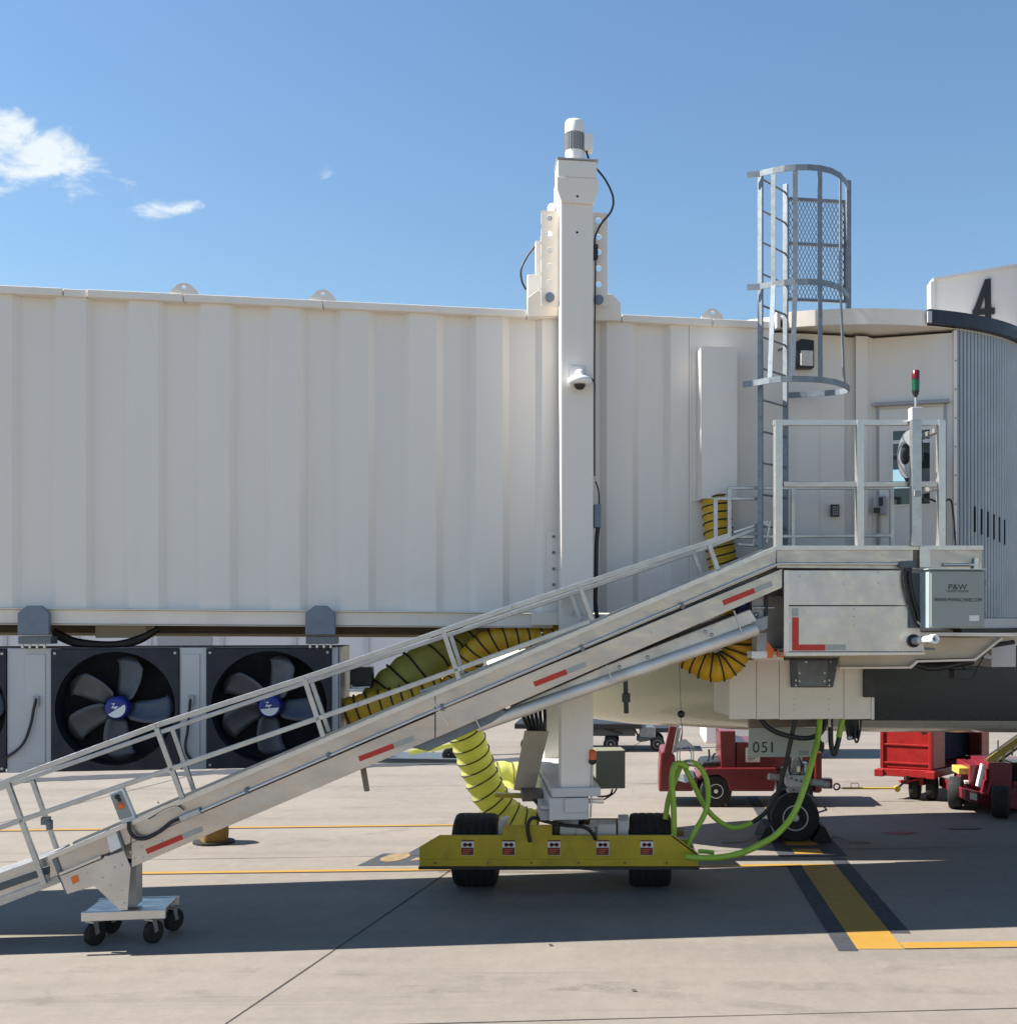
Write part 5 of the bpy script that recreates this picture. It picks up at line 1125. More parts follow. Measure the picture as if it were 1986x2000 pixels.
c = BF.q(1870, 1153.5, vt); m = MB(BF); m.box(c.x - .12, c.x + .12, vt - .001, vt, c.z - .002, c.z + .001); m.build('lettering_rule', 'black_paint', dr)
for k in range(14):
    m = MB(BF); x = c.x - .105 + k * .0158; m.box(x, x + .010, vt - .001, vt, c.z - .017, c.z - .007)
    if k in (6,): continue
    m.build('small_lettering', 'slate_plate', dr)
c = BF.q(1871, 1172, vt); text('WWW.PWMACHINE.COM', 'web_lettering', 'black_paint', dr, (c.x, vt, c.z), .05, .001, width=.49)
m = MB(BF); m.pbox(1893, 1912, 1202, 1213, vt - .001, vt + .003); m.build('rating_label', 'decal_white', dr)
for z in (A.z + .12, B.z - .12): 
    m = MB(BF); m.box(B.x - .003, B.x + .014, VC - .008, VC + .03, z - .03, z + .03); m.build('hinge', 'galvanised_dark', t)

# signal lamp post, mirror
t = thing('signal_post', 'aluminium post with red over green signal lamp standing on the ramp platform', 'signal lamp')
VS = VN - .01
m = MB(BF); m.pbox(1781, 1800, 796, 1066, VS - .09, VS - .02); m.build('post', 'aluminium_rail', t, .004)
m = MB(BF); m.pbox(1781, 1801, 795, 820, VS - .10, VS - .0); m.build('lamp_box', 'pale_grey', t, .004)
m = MB(BF); m.pbox(1786, 1799, 957, 969, VS - .11, VS - .091); m.build('bracket', 'box_grey', t, .003)
c = BF.q(1788, 789, VS - .05)
z = [BF.q(1788, y, VS - .05).z for y in (795, 776, 763, 741, 724)]
m = MB(BF); m.cyl((c.x, VS - .05, z[0]), (c.x, VS - .05, z[1]), .012, 10); m.build('stem', 'steel', t)
m = MB(BF); m.lathe((c.x, VS - .05, z[1]), (0, 0, 1), [(0, .012), ((z[2] - z[1]) * .5, .030), (z[2] - z[1], .038)], 18); m.build('lamp_base', 'black_plastic', t)
m = MB(BF); m.lathe((c.x, VS - .05, z[2]), (0, 0, 1), [(0, .038), (z[3] - z[2] - .003, .039)], 18); m.build('green_lamp', 'lamp_green', t)
m = MB(BF); m.lathe((c.x, VS - .05, z[3]), (0, 0, 1), [(0, .039), (z[4] - z[3], .039), (z[4] - z[3] + .005, .033)], 18); m.build('red_lamp', 'lamp_red', t)
t = thing('convex_mirror', 'round convex mirror with dark hub behind the signal post on the ramp platform', 'mirror')
c = BF.q(1777, 887, VB - .15); md = Vector((-.965, -.26, .0)).normalized()
m = MB(BF); o = BF.w((c.x, VB - .15, c.z)); m.lathe(o - md * .02, md, [(0, .25), (.015, .262), (.03, .262), (.035, .25)], 36, world=True); m.build('mirror_rim', 'black_plastic', t)
m = MB(); m.lathe(o + md * .016, md, [(0, .25), (.02, .20), (.034, .13), (.04, .0)], 36, world=True); m.build('mirror_disc', 'mirror_glass', t)
m = MB(); m.lathe(o + md * .045, md, [(0, .11), (.012, .11), (.02, .06), (.03, 0)], 24, world=True); m.build('hub', 'black_plastic', t)
m = MB(BF); m.bar((c.x, VB - .12, c.z), BF.q(1800, 900, VN + .05), .03); m.build('arm', 'black_plastic', t)

# ------------------------------------------------------------------ gate number sign on the cab roof
t = thing('gate_sign', 'white gate sign panel with a black 4 standing on the cab roof', 'sign')
YS = 13.55
sL, sR2 = WF.q(1823, 548, YS), WF.q(2090, 502, YS); zbm = rz1 - .018
m = MB(); m.poly([(sL.x, zbm), (sR2.x, zbm), (sR2.x, sR2.z), (sL.x, sL.z)], YS, YS + .14); m.build('panel', 'sign_white', t)
m = MB(); m.bar(sL + Vector((-.01, .06, .008)), sR2 + Vector((0, .06, .008)), .18, .035, world=True); m.bar((sL.x - .014, YS + .06, zbm), (sL.x - .014, YS + .06, sL.z - .015), .05, .18, world=True); m.build('trim', 'pale_grey', t)
for k_ in (.3, .75):
    x_ = sL.x + (sR2.x - sL.x) * k_; m = MB(); m.bar((x_, YS + .2, zbm), (x_, YS + .2, sL.z - .05), .06, .06, world=True); m.build('post', 'galvanised', t)
# slab-footed figure 4: stem, arm, diagonal, foot
def numeral(pts, o=0): return MB(WF).ppoly(pts, YS - .03 - o, YS - .002)
m = numeral([(1924, 545), (1935, 543), (1936, 636), (1925, 636)]); m2 = numeral([(1901, 607), (1924, 546), (1934, 548), (1913, 607)], .003); m3 = numeral([(1900, 604), (1943, 600), (1943, 612), (1900, 615)], .006)
for k in (m2, m3): m.add(k.v, k.f, True)
m.build('numeral', 'black_paint', t)

# ------------------------------------------------------------------ equipment cabinet, stand number plate and hoses under the cab
t = thing('equipment_cabinet', 'large cream equipment cabinet with a dark slanted plate hanging under the cab', 'cabinet')
VK = .28
for x0, x1 in ((1424, 1477), (1478, 1521.5), (1522.5, 1647.5), (1648.5, 1706)):
    m = MB(BF); m.pbox(x0, x1, 1289 if x0 < 1640 else 1288, 1405, VK, VK + .02); m.build('cabinet_panel', 'cream_trim', t, .004)
a, b = BF.q(1424, 1400, VK), BF.q(1706, 1288, VK)
m = MB(BF); m.box(a.x + .005, b.x - .005, VK + .022, VK + .8, a.z + .005, b.z - .005); m.build('cabinet_body', 'cream_trim', t)
m = MB(BF); m.pbox(1702, 1707.5, 1363, 1406, VK - .015, VK + .6); m.build('edge_post', 'white_paint', t, .003)
m = MB(BF); m.ppoly([(1546, 1343), (1627, 1343), (1638, 1288), (1544, 1288)], VK - .05, VK - .002); dp = m.build('slanted_plate', 'slate_plate', t, .006)
m = MB(BF); m.ppoly([(1560, 1340), (1613, 1340), (1617, 1292), (1556, 1292)], VK - .053, VK - .0505); m.build('plate_face', 'galvanised_dark', dp)
for px, py in ((1554, 1329), (1554, 1339), (1561, 1315), (1561, 1331), (1610, 1315), (1610, 1331), (1619, 1329), (1619, 1339), (1574, 1293), (1622, 1293)):
    m = MB(BF); c = BF.q(px, py, VK - .056); m.cyl((c.x, VK - .062, c.z), (c.x, VK - .049, c.z), .010, 8); m.build('bolt', 'aluminium_bright', dp)
m = MB(BF); m.pbox(1688, 1707, 1288, 1362, VK - .06, VK - .003); m.build('black_slot', 'black_plastic', t, .004)
for px in (1551, 1618):
    for py in (1366, 1376, 1386):
        m = MB(BF); c = BF.q(px, py, VK); m.cyl((c.x, VK - .008, c.z), (c.x, VK - .001, c.z), .007, 6); m.build('bolt', 'steel', t)
t = thing('stand_plate', 'pale green plate numbered 051 hanging under the equipment cabinet', 'sign')
VQ = .62
m = MB(BF); m.ppoly([(1464, 1422), (1598, 1422), (1592, 1479), (1466, 1479), (1462, 1474)], VQ, VQ + .04); pt_ = m.build('plate', 'stand_plate_paint' if False else mat('plate_green', (.36, .40, .345), .5, var=.05).name, t, .004)
m = MB(BF); m.pbox(1464, 1598, 1404, 1421, VQ + .02, VQ + .1); m.build('hanger', 'brown_steel', t)
for ch_, px_, w_ in (('0', 1476.5, 13), ('5', 1493, 12), ('1', 1507.5, 3.6)):
    c = BF.q(px_, 1461, VQ - .003); text(ch_, 'plate_number', 'black_paint', pt_, (c.x, VQ - .003, c.z), .175, .001, width=w_ * 12.8 / F)
m = MB(BF)
for y in (1467, 1470, 1473): m.pbox(1560, 1580, y, y + 1.2, VQ - .003, VQ - .001)
m.build('small_print', 'slate_plate', pt_)

def hose(name, label, pts, r, mt, fr=BF, group=None, cat='hose'):
    m = MB(fr); m.ptube(pts, r, 12, sub=10); return tag(m.build(name, mt), label, cat, group)
GH = 'green hoses by the drive carriage'
h = hose('water_hose', 'bright green hose sweeping from the cabinet in front of the nose wheel to the carriage', [(1601, 1404, .4), (1597, 1443, .3), (1587, 1482, .1), (1574, 1529, -.05), (1551, 1588, -.1), (1519, 1628, -.1), (1488, 1648, -.1), (1449, 1666, -.1), (1407, 1675, -.1), (1366, 1676, -.1), (1340, 1674, -.05)], .034, 'hose_green', group=GH)
hose('water_hose', 'bright green hose looped over the hook right of the drive carriage', [(1299, 1600, .45), (1306, 1560, .45), (1320, 1520, .45), (1331, 1495, .44), (1347, 1489, .42), (1364, 1496, .40), (1379, 1521, .38), (1383, 1556, .36), (1376, 1590, .34), (1357, 1624, .32), (1338, 1660, .3)], .030, 'hose_green', group=GH)
hose('water_hose', 'bright green hose hanging straight down from the hook beside the right wheel', [(1343, 1500, .36), (1330, 1492, .35), (1317, 1496, .34), (1312, 1525, .33), (1315, 1570, .32), (1316, 1612, .32), (1315, 1650, .32)], .033, 'hose_green', group=GH)
hose('water_hose', 'bright green hose sagging from the hook to a black hose end', [(1338, 1500, .44), (1357, 1538, .46), (1374, 1572, .48), (1394, 1596, .5), (1418, 1613, .52), (1440, 1617, .54), (1469, 1607, .56)], .030, 'hose_green', group=GH)
hose('water_hose', 'short green hose stub lying on the ground by the carriage end', [(1364, 1663, .1), (1380, 1664, .1), (1394, 1666, .1)], .024, 'hose_green', group=GH)
hose('power_cable', 'black cable rising from the sagging green hose past the plate numbered 051', [(1465, 1609, .555), (1475, 1603, .55), (1495, 1587, .5), (1515, 1557, .45), (1530, 1510, .42), (1541, 1462, .4), (1553, 1404, .38)], .026, 'hose_black', cat='cable')
hose('power_cable', 'black cable sagging in a curve under the equipment cabinet above number 051', [(1485, 1404, .4), (1497, 1419, .38), (1520, 1432, .36), (1550, 1440, .35), (1577, 1442, .35), (1600, 1434, .36), (1611, 1416, .4), (1612, 1402, .42)], .028, 'hose_black', cat='cable')
hose('power_cable', 'black cable hanging in a narrow U under the cabinet', [(1622, 1404, .5), (1622, 1430, .5), (1623, 1455, .5), (1628, 1473, .5), (1634, 1460, .5), (1639, 1438, .5)], .030, 'hose_black', cat='cable')
hose('water_hose', 'short green hose end above the narrow black U under the cabinet', [(1638, 1440, .5), (1641, 1425, .5), (1646, 1403, .5)], .034, 'hose_green', group=GH)
t = thing('cable_coil', 'bunch of coiled black cables with a metal plug hanging under the cabinet', 'cable')
m = MB(BF)
for i in range(7): m.ptube([(1652 + 3.6 * i, 1402, .5 + .03 * i), (1653 + 3.6 * i, 1420 + 3 * (i % 3), .48 + .03 * i), (1656 + 3.2 * i, 1438 + 2 * (i % 4), .5)], .016, 7)
m.ptube([(1682, 1404, .45), (1680, 1425, .45), (1676, 1445, .45), (1672, 1450, .45), (1669, 1440, .45), (1672, 1415, .45)], .012, 7); m.build('cables', 'hose_black', t)
m = MB(BF); m.lathe(BF.q(1659, 1437, .46), (0, 0, -1), [(0, .02), (.01, .034), (.04, .034), (.05, .02), (.05, 0)], 14); m.build('plug', 'steel', t)
t = thing('fitting_cluster', 'brass hose fittings hanging where the green hose leaves the cabinet', 'hose fitting')
m = MB(BF); m.cyl(BF.q(1617, 1402, .45), BF.q(1618, 1420, .45), .03, 10); m.cyl(BF.q(1608, 1404, .45), BF.q(1610, 1416, .45), .022, 10); m.build('fitting', 'warm_trim', t)
t = thing('height_marker', 'small black ball hanging on a thin cord in front of the aircraft nose', 'marker ball')
c = BF.q(1330, 1395, .25)
m = MB(BF); m.lathe((c.x, c.y, c.z - .042), (0, 0, 1), [(.042 - .042 * math.cos(math.pi * k / 12), .042 * math.sin(math.pi * k / 12)) for k in range(13)], 20); m.build('ball', 'black_plastic', t)
m = MB(BF); p = BF.q(1322, 1180, .25); m.tube([(c.x, c.y, c.z - .09), (c.x, c.y, c.z), (p.x, p.y, p.z)], .0035, 5); m.build('cord', 'galvanised_dark', t)
t = thing('hose_hanger', 'wire hanger hooks that hold up the looped green hoses', 'hose hanger')
m = MB(BF)
for x0, x1 in ((1322, 1328), (1348, 1353)): m.ptube([(x0, 1490, .36), (x0 + 1, 1470, .38), (1330, 1448, .42), (1332, 1430, .3), (1331, 1412, .25)], .006, 6); m.ptube([(x1, 1490, .4), (x1, 1468, .4), (1336, 1446, .42)], .006, 6)
m.build('hook', 'steel', t)
m = MB(BF); m.ppoly([(1319, 1460), (1330, 1446), (1340, 1445), (1352, 1455), (1358, 1463), (1345, 1458), (1332, 1461)], .40, .44); m.build('saddle', 'pale_grey', t)
m = MB(BF); c0, c1 = BF.q(1340, 1490, .42), BF.q(1357, 1492, .42); m.cyl(c0, c1, .036, 12); m.build('clamp', 'aluminium_bright', t)

# ------------------------------------------------------------------ aircraft nose and nose gear behind the bridge
air = thing('aircraft', 'grey aircraft nose and belly parked behind the boarding bridge on its nose wheel', 'aircraft')
YA = 15.9
sec = [(-2.05, 2.40, 2.44, .02), (-2.0, 2.24, 2.60, .20), (-1.85, 2.06, 2.80, .40), (-1.55, 1.89, 3.06, .66), (-1.1, 1.73, 3.40, .96), (-.6, 1.615, 3.78, 1.20), (0, 1.54, 4.15, 1.42), (.55, 1.515, 4.45, 1.56), (1.5, 1.465, 4.90, 1.75), (2.4, 1.445, 5.1, 1.83), (3.4, 1.435, 5.2, 1.87), (5.2, 1.43, 5.2, 1.88), (14, 1.43, 5.2, 1.88)]
def asec(x):
    for (a, b) in zip(sec, sec[1:]):
        if x <= b[0]: k = (x - a[0]) / (b[0] - a[0]); return [a[i] + (b[i] - a[i]) * k for i in (1, 2, 3)]
    return list(sec[-1][1:])
def hull(x0, x1, a0, a1, n=40, nx=None, grow=0.0):
    xs = sorted(set([x0, x1] + [s_[0] for s_ in sec if x0 < s_[0] < x1] + [x0 + (x1 - x0) * i / 24 for i in range(25)])); v = []; N_ = n
    for x in xs:
        zb_, zt_, hw = asec(x); zc_ = (zb_ + zt_) / 2; hh = (zt_ - zb_) / 2
        for k in range(N_ + 1):
            a = a0 + (a1 - a0) * k / N_; v.append((x, YA - (hw + grow) * math.cos(a), zc_ + (hh + grow) * math.sin(a)))
    return v, [(i * (N_ + 1) + k, i * (N_ + 1) + k + 1, (i + 1) * (N_ + 1) + k + 1, (i + 1) * (N_ + 1) + k) for i in range(len(xs) - 1) for k in range(N_)]
m = MB(); v, f = hull(-2.05, 2.9, 0, 2 * math.pi, 64); m.add(v, f, smooth=True); m.build('nose', 'aircraft_paint', air)
m = MB(); v, f = hull(2.9, 14, 0, 2 * math.pi, 64); m.add(v, f, smooth=True); m.build('fuselage', 'aircraft_slate', air)
m = MB(); v, f = hull(2.9, 14, -math.pi / 2 - .5, -math.pi / 2 + .5, 16, grow=.004); m.add(v, f, smooth=True); m.build('belly_reflection', 'aircraft_paint', air)  # pale strip painted for the ground light reflected along the belly
m = MB(); p = WF.q(1805, 1430, YA); m.add([(p.x - .09, YA - .01, p.z + .05), (p.x + .09, YA - .01, p.z + .05), (p.x + .03, YA - .01, p.z - .03), (p.x - .02, YA - .01, p.z - .04), (p.x - .09, YA + .01, p.z + .05), (p.x + .09, YA + .01, p.z + .05), (p.x + .03, YA + .01, p.z - .03), (p.x - .02, YA + .01, p.z - .04)], [(0, 1, 2, 3), (7, 6, 5, 4), (0, 4, 5, 1), (1, 5, 6, 2), (2, 6, 7, 3), (3, 7, 4, 0)]); m.build('drain_mast', 'brown_steel', air)
gx = WF.q(1551, 1600, 15.5).x
wc = WF.q(1551, 1598, 15.5)
for dy, z in ((-.22, .325), (.22, .325)):
    ty = wheel('nose_wheel', (gx, 15.70 + dy, z), (0, 1, 0), .325, .20, air, 'pale_grey', .54, n=40, holes=9)
m = MB(); m.cyl((gx + .02, 15.7, .5), (gx + .10, 15.7, 1.55), .075, 16); m.build('strut', 'pale_grey', air)
m = MB(); m.cyl((gx + .0, 15.7, .30), (gx + .03, 15.7, .78), .055, 14); m.cyl((gx, 15.45, .325), (gx, 15.95, .325), .04, 12); m.build('oleo_piston', 'aluminium_bright', air)
for x0, x1, y0, y1, d0, d1, mt in ((1537, 1573, 1514, 1538, 15.5, 15.8, 'pale_grey'), (1540, 1566, 1536, 1552, 15.5, 15.8, 'grey_paint'), (1548, 1568, 1488, 1513, 15.52, 15.7, 'grey_paint'), (1569, 1580, 1492, 1512, 15.55, 15.8, 'steel'), (1555, 1563, 1496, 1510, 15.46, 15.52, 'aluminium_bright'), (1528, 1540, 1500, 1516, 15.55, 15.7, 'steel')):
    m = MB(); m.pbox(x0, x1, y0, y1, d0, d1); m.build('gear_fitting', mt, air, .012)
for px, py in ((1555, 1524), (1565, 1526), (1546, 1520), (1550, 1543)):
    m = MB(); c = WF.q(px, py, 15.49); m.lathe(c, (0, -1, 0), [(0, .016), (.012, .016), (.012, 0)], 10, world=True); m.build('gear_bolt', 'galvanised_dark', air)
for (x0, y0, x1, y1, r) in ((1501, 1517, 1526, 1520, .045), (1584, 1528, 1618, 1534, .048)):
    m = MB(); m.cyl(WF.q(x0, y0, 15.55), WF.q(x1, y1, 15.6), r, 16); m.build('steering_actuator', 'grey_paint', air)
m = MB()
for p, q in (((1577, 1550), (1615, 1582)), ((1615, 1582), (1592, 1589)), ((1585, 1553), (1612, 1575))): m.bar(WF.q(*p, 15.72), WF.q(*q, 15.72), .028, .02, world=True)
m.build('torque_link', 'brown_steel', air)
m = MB()
for pts in ([(1530, 1498, 15.5), (1524, 1510, 15.5), (1527, 1528, 15.5), (1537, 1540, 15.5)], [(1545, 1484, 15.5), (1541, 1500, 15.48), (1544, 1515, 15.5)], [(1576, 1484, 15.5), (1580, 1500, 15.5), (1574, 1520, 15.5)], [(1560, 1480, 15.5), (1566, 1495, 15.5), (1561, 1515, 15.5)]): m.ptube(pts, .010, 6)
m.build('hydraulic_line', 'hose_black', air)
for s, lab in ((-1, 'black wheel chock against the front of the nose wheel'), (1, 'black wheel chock against the back of the nose wheel')):
    t = thing('wheel_chock', lab, 'wheel chock', 'chocks at the nose wheel')
    m = MB(); x = gx + s * .24; pr = [(x - s * .02, .004), (x + s * .25, .004), (x + s * .16, .20), (x + s * .10, .22)]; m.poly(pr, 15.36, 16.0); m.build('chock_block', 'rubber', t, .01)
    m = MB(); m.tube(smooth_path([(x + s * .2, 15.4, .06), (x + s * .32, 15.38, .075), (x + s * .45, 15.36, .02), (x + s * .75, 15.3, .012)], 8), .010, 6); m.build('rope', 'brown_steel', t)

# ------------------------------------------------------------------ red baggage tug
tug = thing('baggage_tug', 'dark red baggage tug parked behind the aircraft nose gear', 'tug')
Y0, Y1 = 18.2, 19.4
def wp(pts, d0, d1, name, mt, par, bev=.012): m = MB(); m.ppoly(pts, d0, d1); return m.build(name, mt, par, bev)
bd = wp([(1378, 1547), (1515, 1547), (1515, 1501), (1382, 1501), (1366, 1516), (1372, 1522), (1392, 1513), (1412, 1516), (1424, 1532), (1426, 1547)][:0] or [(1426, 1546), (1512, 1546), (1516, 1501), (1380, 1501), (1362, 1520), (1366, 1524), (1380, 1515), (1404, 1513), (1419, 1524)], Y0, Y1, 'body', 'tug_red', tug)
wp([(1408, 1500), (1436, 1500), (1436, 1428), (1406, 1428)], Y0 + .1, Y1 - .05, 'engine_cover', 'tug_red', tug)
wp([(1437, 1500), (1600, 1500), (1600, 1450), (1437, 1450)], Y0 + .15, Y1 - .1, 'hood', 'tug_red', tug)
wp([(1516, 1546), (1590, 1546), (1590, 1503), (1517, 1503)], Y0 + .25, Y1 - .25, 'chassis', 'tug_red', tug)
wp([(1592, 1547), (1605, 1547), (1605, 1470), (1592, 1470)], Y0 + .05, Y1 - .05, 'rear_panel', 'tug_red', tug)
wp([(1286, 1547), (1317, 1547), (1320, 1500), (1318, 1475), (1300, 1467), (1290, 1469), (1287, 1510)], Y0 + .05, Y1 - .1, 'front_bumper', 'tug_red', tug, .03)
wp([(1318, 1546), (1352, 1546), (1364, 1524), (1356, 1520), (1340, 1530), (1320, 1524)], Y0 + .1, Y1 - .1, 'footwell', 'tug_red', tug)
wp([(1296, 1470), (1312, 1472), (1322, 1420), (1308, 1418)], Y0 + .05, Y0 + .15, 'front_pillar', 'tug_red', tug)
wp([(1296, 1470), (1312, 1472), (1322, 1420), (1308, 1418)], Y1 - .25, Y1 - .15, 'front_pillar', 'tug_red', tug)
wp([(1313, 1470), (1321, 1470), (1330, 1422), (1322, 1422)], Y0 + .3, Y0 + .34, 'steering_column', 'steel', tug, .004)
wp([(1366, 1499), (1408, 1499), (1408, 1487), (1372, 1489)], Y0 + .2, Y1 - .2, 'seat', 'black_plastic', tug, .02)
m = MB(); m.ptube([(1382, 1487, 18.5), (1385, 1476, 18.5), (1384, 1464, 18.5)], .015, 6); m.ptube([(1391, 1484, 18.5), (1394, 1474, 18.5), (1398, 1472, 18.5)], .015, 6); m.build('levers', 'black_paint', tug)
wp([(1456, 1489), (1484, 1489), (1484, 1461), (1456, 1461)], Y0 + .13, Y0 + .148, 'notice', 'decal_white', tug, 0)
m = MB()
for k in range(3): m.pbox(1460, 1480 - 4 * k, 1478 + 3 * k, 1479.2 + 3 * k, Y0 + .125, Y0 + .129)
m.build('notice_text', 'slate_plate', tug)
for px in (1398, 1557):
    for y in (Y0 + .12, Y1 - .15):
        c = WF.q(px, 1545, Y0 + .05); r = .255; wheel('wheel', (c.x, y, r), (0, 1, 0), r, .20, tug, 'white_plastic' if px < 1500 else 'black_paint', .46, n=30, holes=7 if px < 1500 else 0)
wp([(1606, 1541), (1626, 1541), (1626, 1522), (1606, 1522)], Y0 + .5, Y0 + .7, 'hitch', 'tug_red', tug)
m = MB(); c = WF.q(1634, 1537, 18.8); m.tube([(c.x + .05 * math.cos(k * math.pi / 8), 18.8, c.z + .05 * math.sin(k * math.pi / 8)) for k in range(17)], .014, 8); m.build('tow_ring', 'brown_steel', tug)
wp([(1590, 1549), (1602, 1549), (1602, 1540), (1590, 1540)], Y0 + .2, Y0 + .3, 'mud_flap', 'black_plastic', tug)

# ------------------------------------------------------------------ red closed baggage cart with its yellow tow bar
cart = thing('baggage_cart', 'bright red covered baggage cart with dark open side behind the aircraft belly', 'baggage cart')
Yc = 18.75
# the cart stands askew: end wall faces left-front, the open long side faces right-front
cA = Vector((WF.q(1721, 1500, Yc + .35).x, Yc + .35, 0)); cB = Vector((WF.q(1820, 1500, Yc).x, Yc, 0)); cu_ = (cB - cA).normalized(); cl_ = Vector((-cu_.y, cu_.x, 0)); cl_ = cl_ if cl_.y > 0 else -cl_
cl_ = (Vector((.62, .78, 0))).normalized()
We = (cB - cA).length; Lc = 2.4; zf, ztop = .52, 2.05
def cbox(o, a0, a1, b0, b1, z0, z1, name, mt, bev=.01):
    m = MB(); m.add([o + cu_ * a + cl_ * b + Vector((0, 0, z)) for z in (z0, z1) for b in (b0, b1) for a in (a0, a1)], [(0, 2, 3, 1), (4, 5, 7, 6), (0, 1, 5, 4), (2, 6, 7, 3), (0, 4, 6, 2), (1, 3, 7, 5)], True); return m.build(name, mt, cart, bev)
cbox(cA, 0, We, 0, .04, zf, ztop, 'end_wall', 'cart_red')
for k in range(4): cbox(cA, .04, We - .04, -.022, -.002, zf + .075 + k * .30, zf + .105 + k * .30, 'wall_rib', 'cart_red', .006)
cbox(cA, -.01, .05, -.03, -.001, zf, ztop, 'corner_post', 'cart_red'); cbox(cA, We - .05, We + .01, -.03, -.001, zf, ztop, 'corner_post', 'cart_red')
cbox(cA, We - .05, We, .045, .52, zf, ztop, 'side_wall', 'cart_red'); cbox(cA, We - .05, We, Lc - .3, Lc, zf, ztop, 'side_wall', 'cart_red')
cbox(cA, 0, .04, .045, Lc, zf, ztop, 'side_wall', 'cart_red'); cbox(cA, 0, We, Lc, Lc + .04, zf, ztop, 'end_wall', 'cart_red')
cbox(cA, -.02, We + .02, -.04, Lc + .06, ztop + .002, ztop + .06, 'roof', 'cart_red')
cbox(cA, -.04, We + .06, -.06, Lc + .06, zf - .13, zf - .005, 'floor', 'cart_red')
cbox(cA, We - .34, We - .31, .05, Lc - .05, zf + .02, ztop - .05, 'curtain', 'curtain_blue')
cbox(cA, -.08, .07, -.09, -.03, zf - .14, zf - .02, 'bumper_block', 'cart_red'); cbox(cA, We - .06, We + .08, -.09, -.03, zf - .14, zf - .02, 'bumper_block', 'cart_red')
cbox(cA, We - .015, We + .004, .0, .03, zf + .62, zf + .8, 'reflector', 'decal_white', 0)
for a_, b_ in ((.45, .25), (We - .10, .25), (.45, Lc - .3), (We - .1, Lc - .3)):
    o = cA + cu_ * a_ + cl_ * b_; wheel('wheel', (o.x, o.y, .21), cu_, .21, .15, cart, 'black_paint', .5, n=26)
cbox(cA, .3, We - .2, .15, .35, .24, zf - .13, 'turntable', 'cart_red')
tp = WF.q(1757, 1541, 18.85); o = cA + cu_ * .5 + cl_ * .1
m = MB(); m.bar((o.x, o.y, .33), (tp.x, 18.85, .32), .05, .04, world=True); m.bar((o.x + .1, o.y - .05, .36), (tp.x + .03, 18.85, .30), .03, .03, world=True); m.build('drawbar', 'cart_red', cart)
m = MB(); a_, b_ = WF.q(1756, 1537, 18.85), WF.q(1770, 1524, 18.85); m.bar(a_, b_, .03, world=True); c = WF.q(1771, 1523, 18.85); m.bar(c, c + Vector((.01, 0, .06)), .05, world=True); m.build('brake_handle', 'black_paint', cart)
t = thing('tow_bar', 'thin yellow tow bar between the red tug and the red baggage cart', 'tow bar')
m = MB(); m.cyl(WF.q(1645, 1540, 18.8), WF.q(1748, 1540, 18.84), .016, 10); m.build('bar', 'carriage_yellow', t)
m = MB(); m.cyl(WF.q(1636, 1539, 18.8), WF.q(1646, 1540, 18.8), .008, 8); m.build('pin', 'steel', t)
m = MB(); c = WF.q(1752, 1541, 18.845); m.lathe(c - Vector((0, .03, 0)), (0, 1, 0), [(0, .05), (.06, .05)], 12, world=True); m.build('coupling', 'carriage_yellow', t)
m = MB(); m.ptube([(1662, 1539, 18.8), (1662, 1531, 18.8), (1668, 1530, 18.8), (1676, 1531, 18.8), (1677, 1539, 18.8)], .006, 6); m.build('grip', 'steel', t)

# ------------------------------------------------------------------ maroon belt loader at the right edge
bl = thing('belt_loader', 'maroon belt loader with a yellow sloping conveyor at the edge of the stand', 'belt loader')
YL = 17.6
wp([(1884, 1563), (1884, 1542), (1926, 1553), (2120, 1562), (2120, 1584), (1968, 1580), (1927, 1574)], YL, YL + 1.5, 'chassis', 'loader_maroon', bl)
wp([(1927, 1556), (1934, 1528), (1962, 1540), (2120, 1541), (2120, 1558)], YL + .03, YL + 1.4, 'deck', 'loader_maroon', bl)
wp([(1932, 1541), (1977, 1541), (1977, 1491), (1932, 1491)], YL + .15, YL + 1.3, 'engine_box', 'loader_maroon', bl)
wp([(1978, 1540), (2120, 1541), (2120, 1500), (1978, 1490)], YL + .3, YL + 1.3, 'cab_box', 'loader_maroon', bl)
wp([(1978, 1526), (1999, 1526), (1999, 1488), (1980, 1490)], YL + .28, YL + .295, 'opening', 'dark_cavity', bl)
wp([(1894, 1535), (1912, 1539), (1912, 1494), (1894, 1494)], YL + .4, YL + 1.2, 'front_box', 'loader_maroon', bl)
wp([(1914, 1541), (1931, 1552), (1931, 1494), (1914, 1494)], YL + .45, YL + 1.2, 'front_box', 'loader_maroon', bl)
wp([(1912, 1538), (1916, 1538), (1926, 1496), (1922, 1494)], YL + .1, YL + .3, 'fender', 'decal_white', bl, .004)
wp([(1872, 1513), (1893, 1513), (1893, 1500), (1872, 1500)], YL + .5, YL + .9, 'headlamp_box', 'loader_yellow', bl)
wp([(1884, 1532), (1893, 1532), (1893, 1526), (1884, 1526)], YL + .4, YL + .6, 'headlamp', 'lens_white', bl, .006)
wp([(1941, 1571), (1953, 1573), (1953, 1564), (1941, 1563)], YL - .012, YL - .002, 'reflector', 'loader_yellow', bl, 0)
wp([(1894, 1561), (1908, 1564), (1908, 1551), (1894, 1548)], YL - .006, YL - .001, 'side_lettering', 'decal_white', bl, 0)
for a, b, w_ in (((1929, 1488), (2060, 1395), .09),):
    for dd in (YL + .2, YL + .9):
        m = MB(); m.bar(WF.q(*a, dd), WF.q(*b, dd), .05, w_, world=True); m.build('conveyor_rail', 'loader_yellow', bl, .006)
    m = MB(); m.bar(WF.q(1936, 1485, YL + .55), WF.q(2060, 1397, YL + .55), .62, .03, world=True); m.build('conveyor_belt', 'rubber', bl)
m = MB()
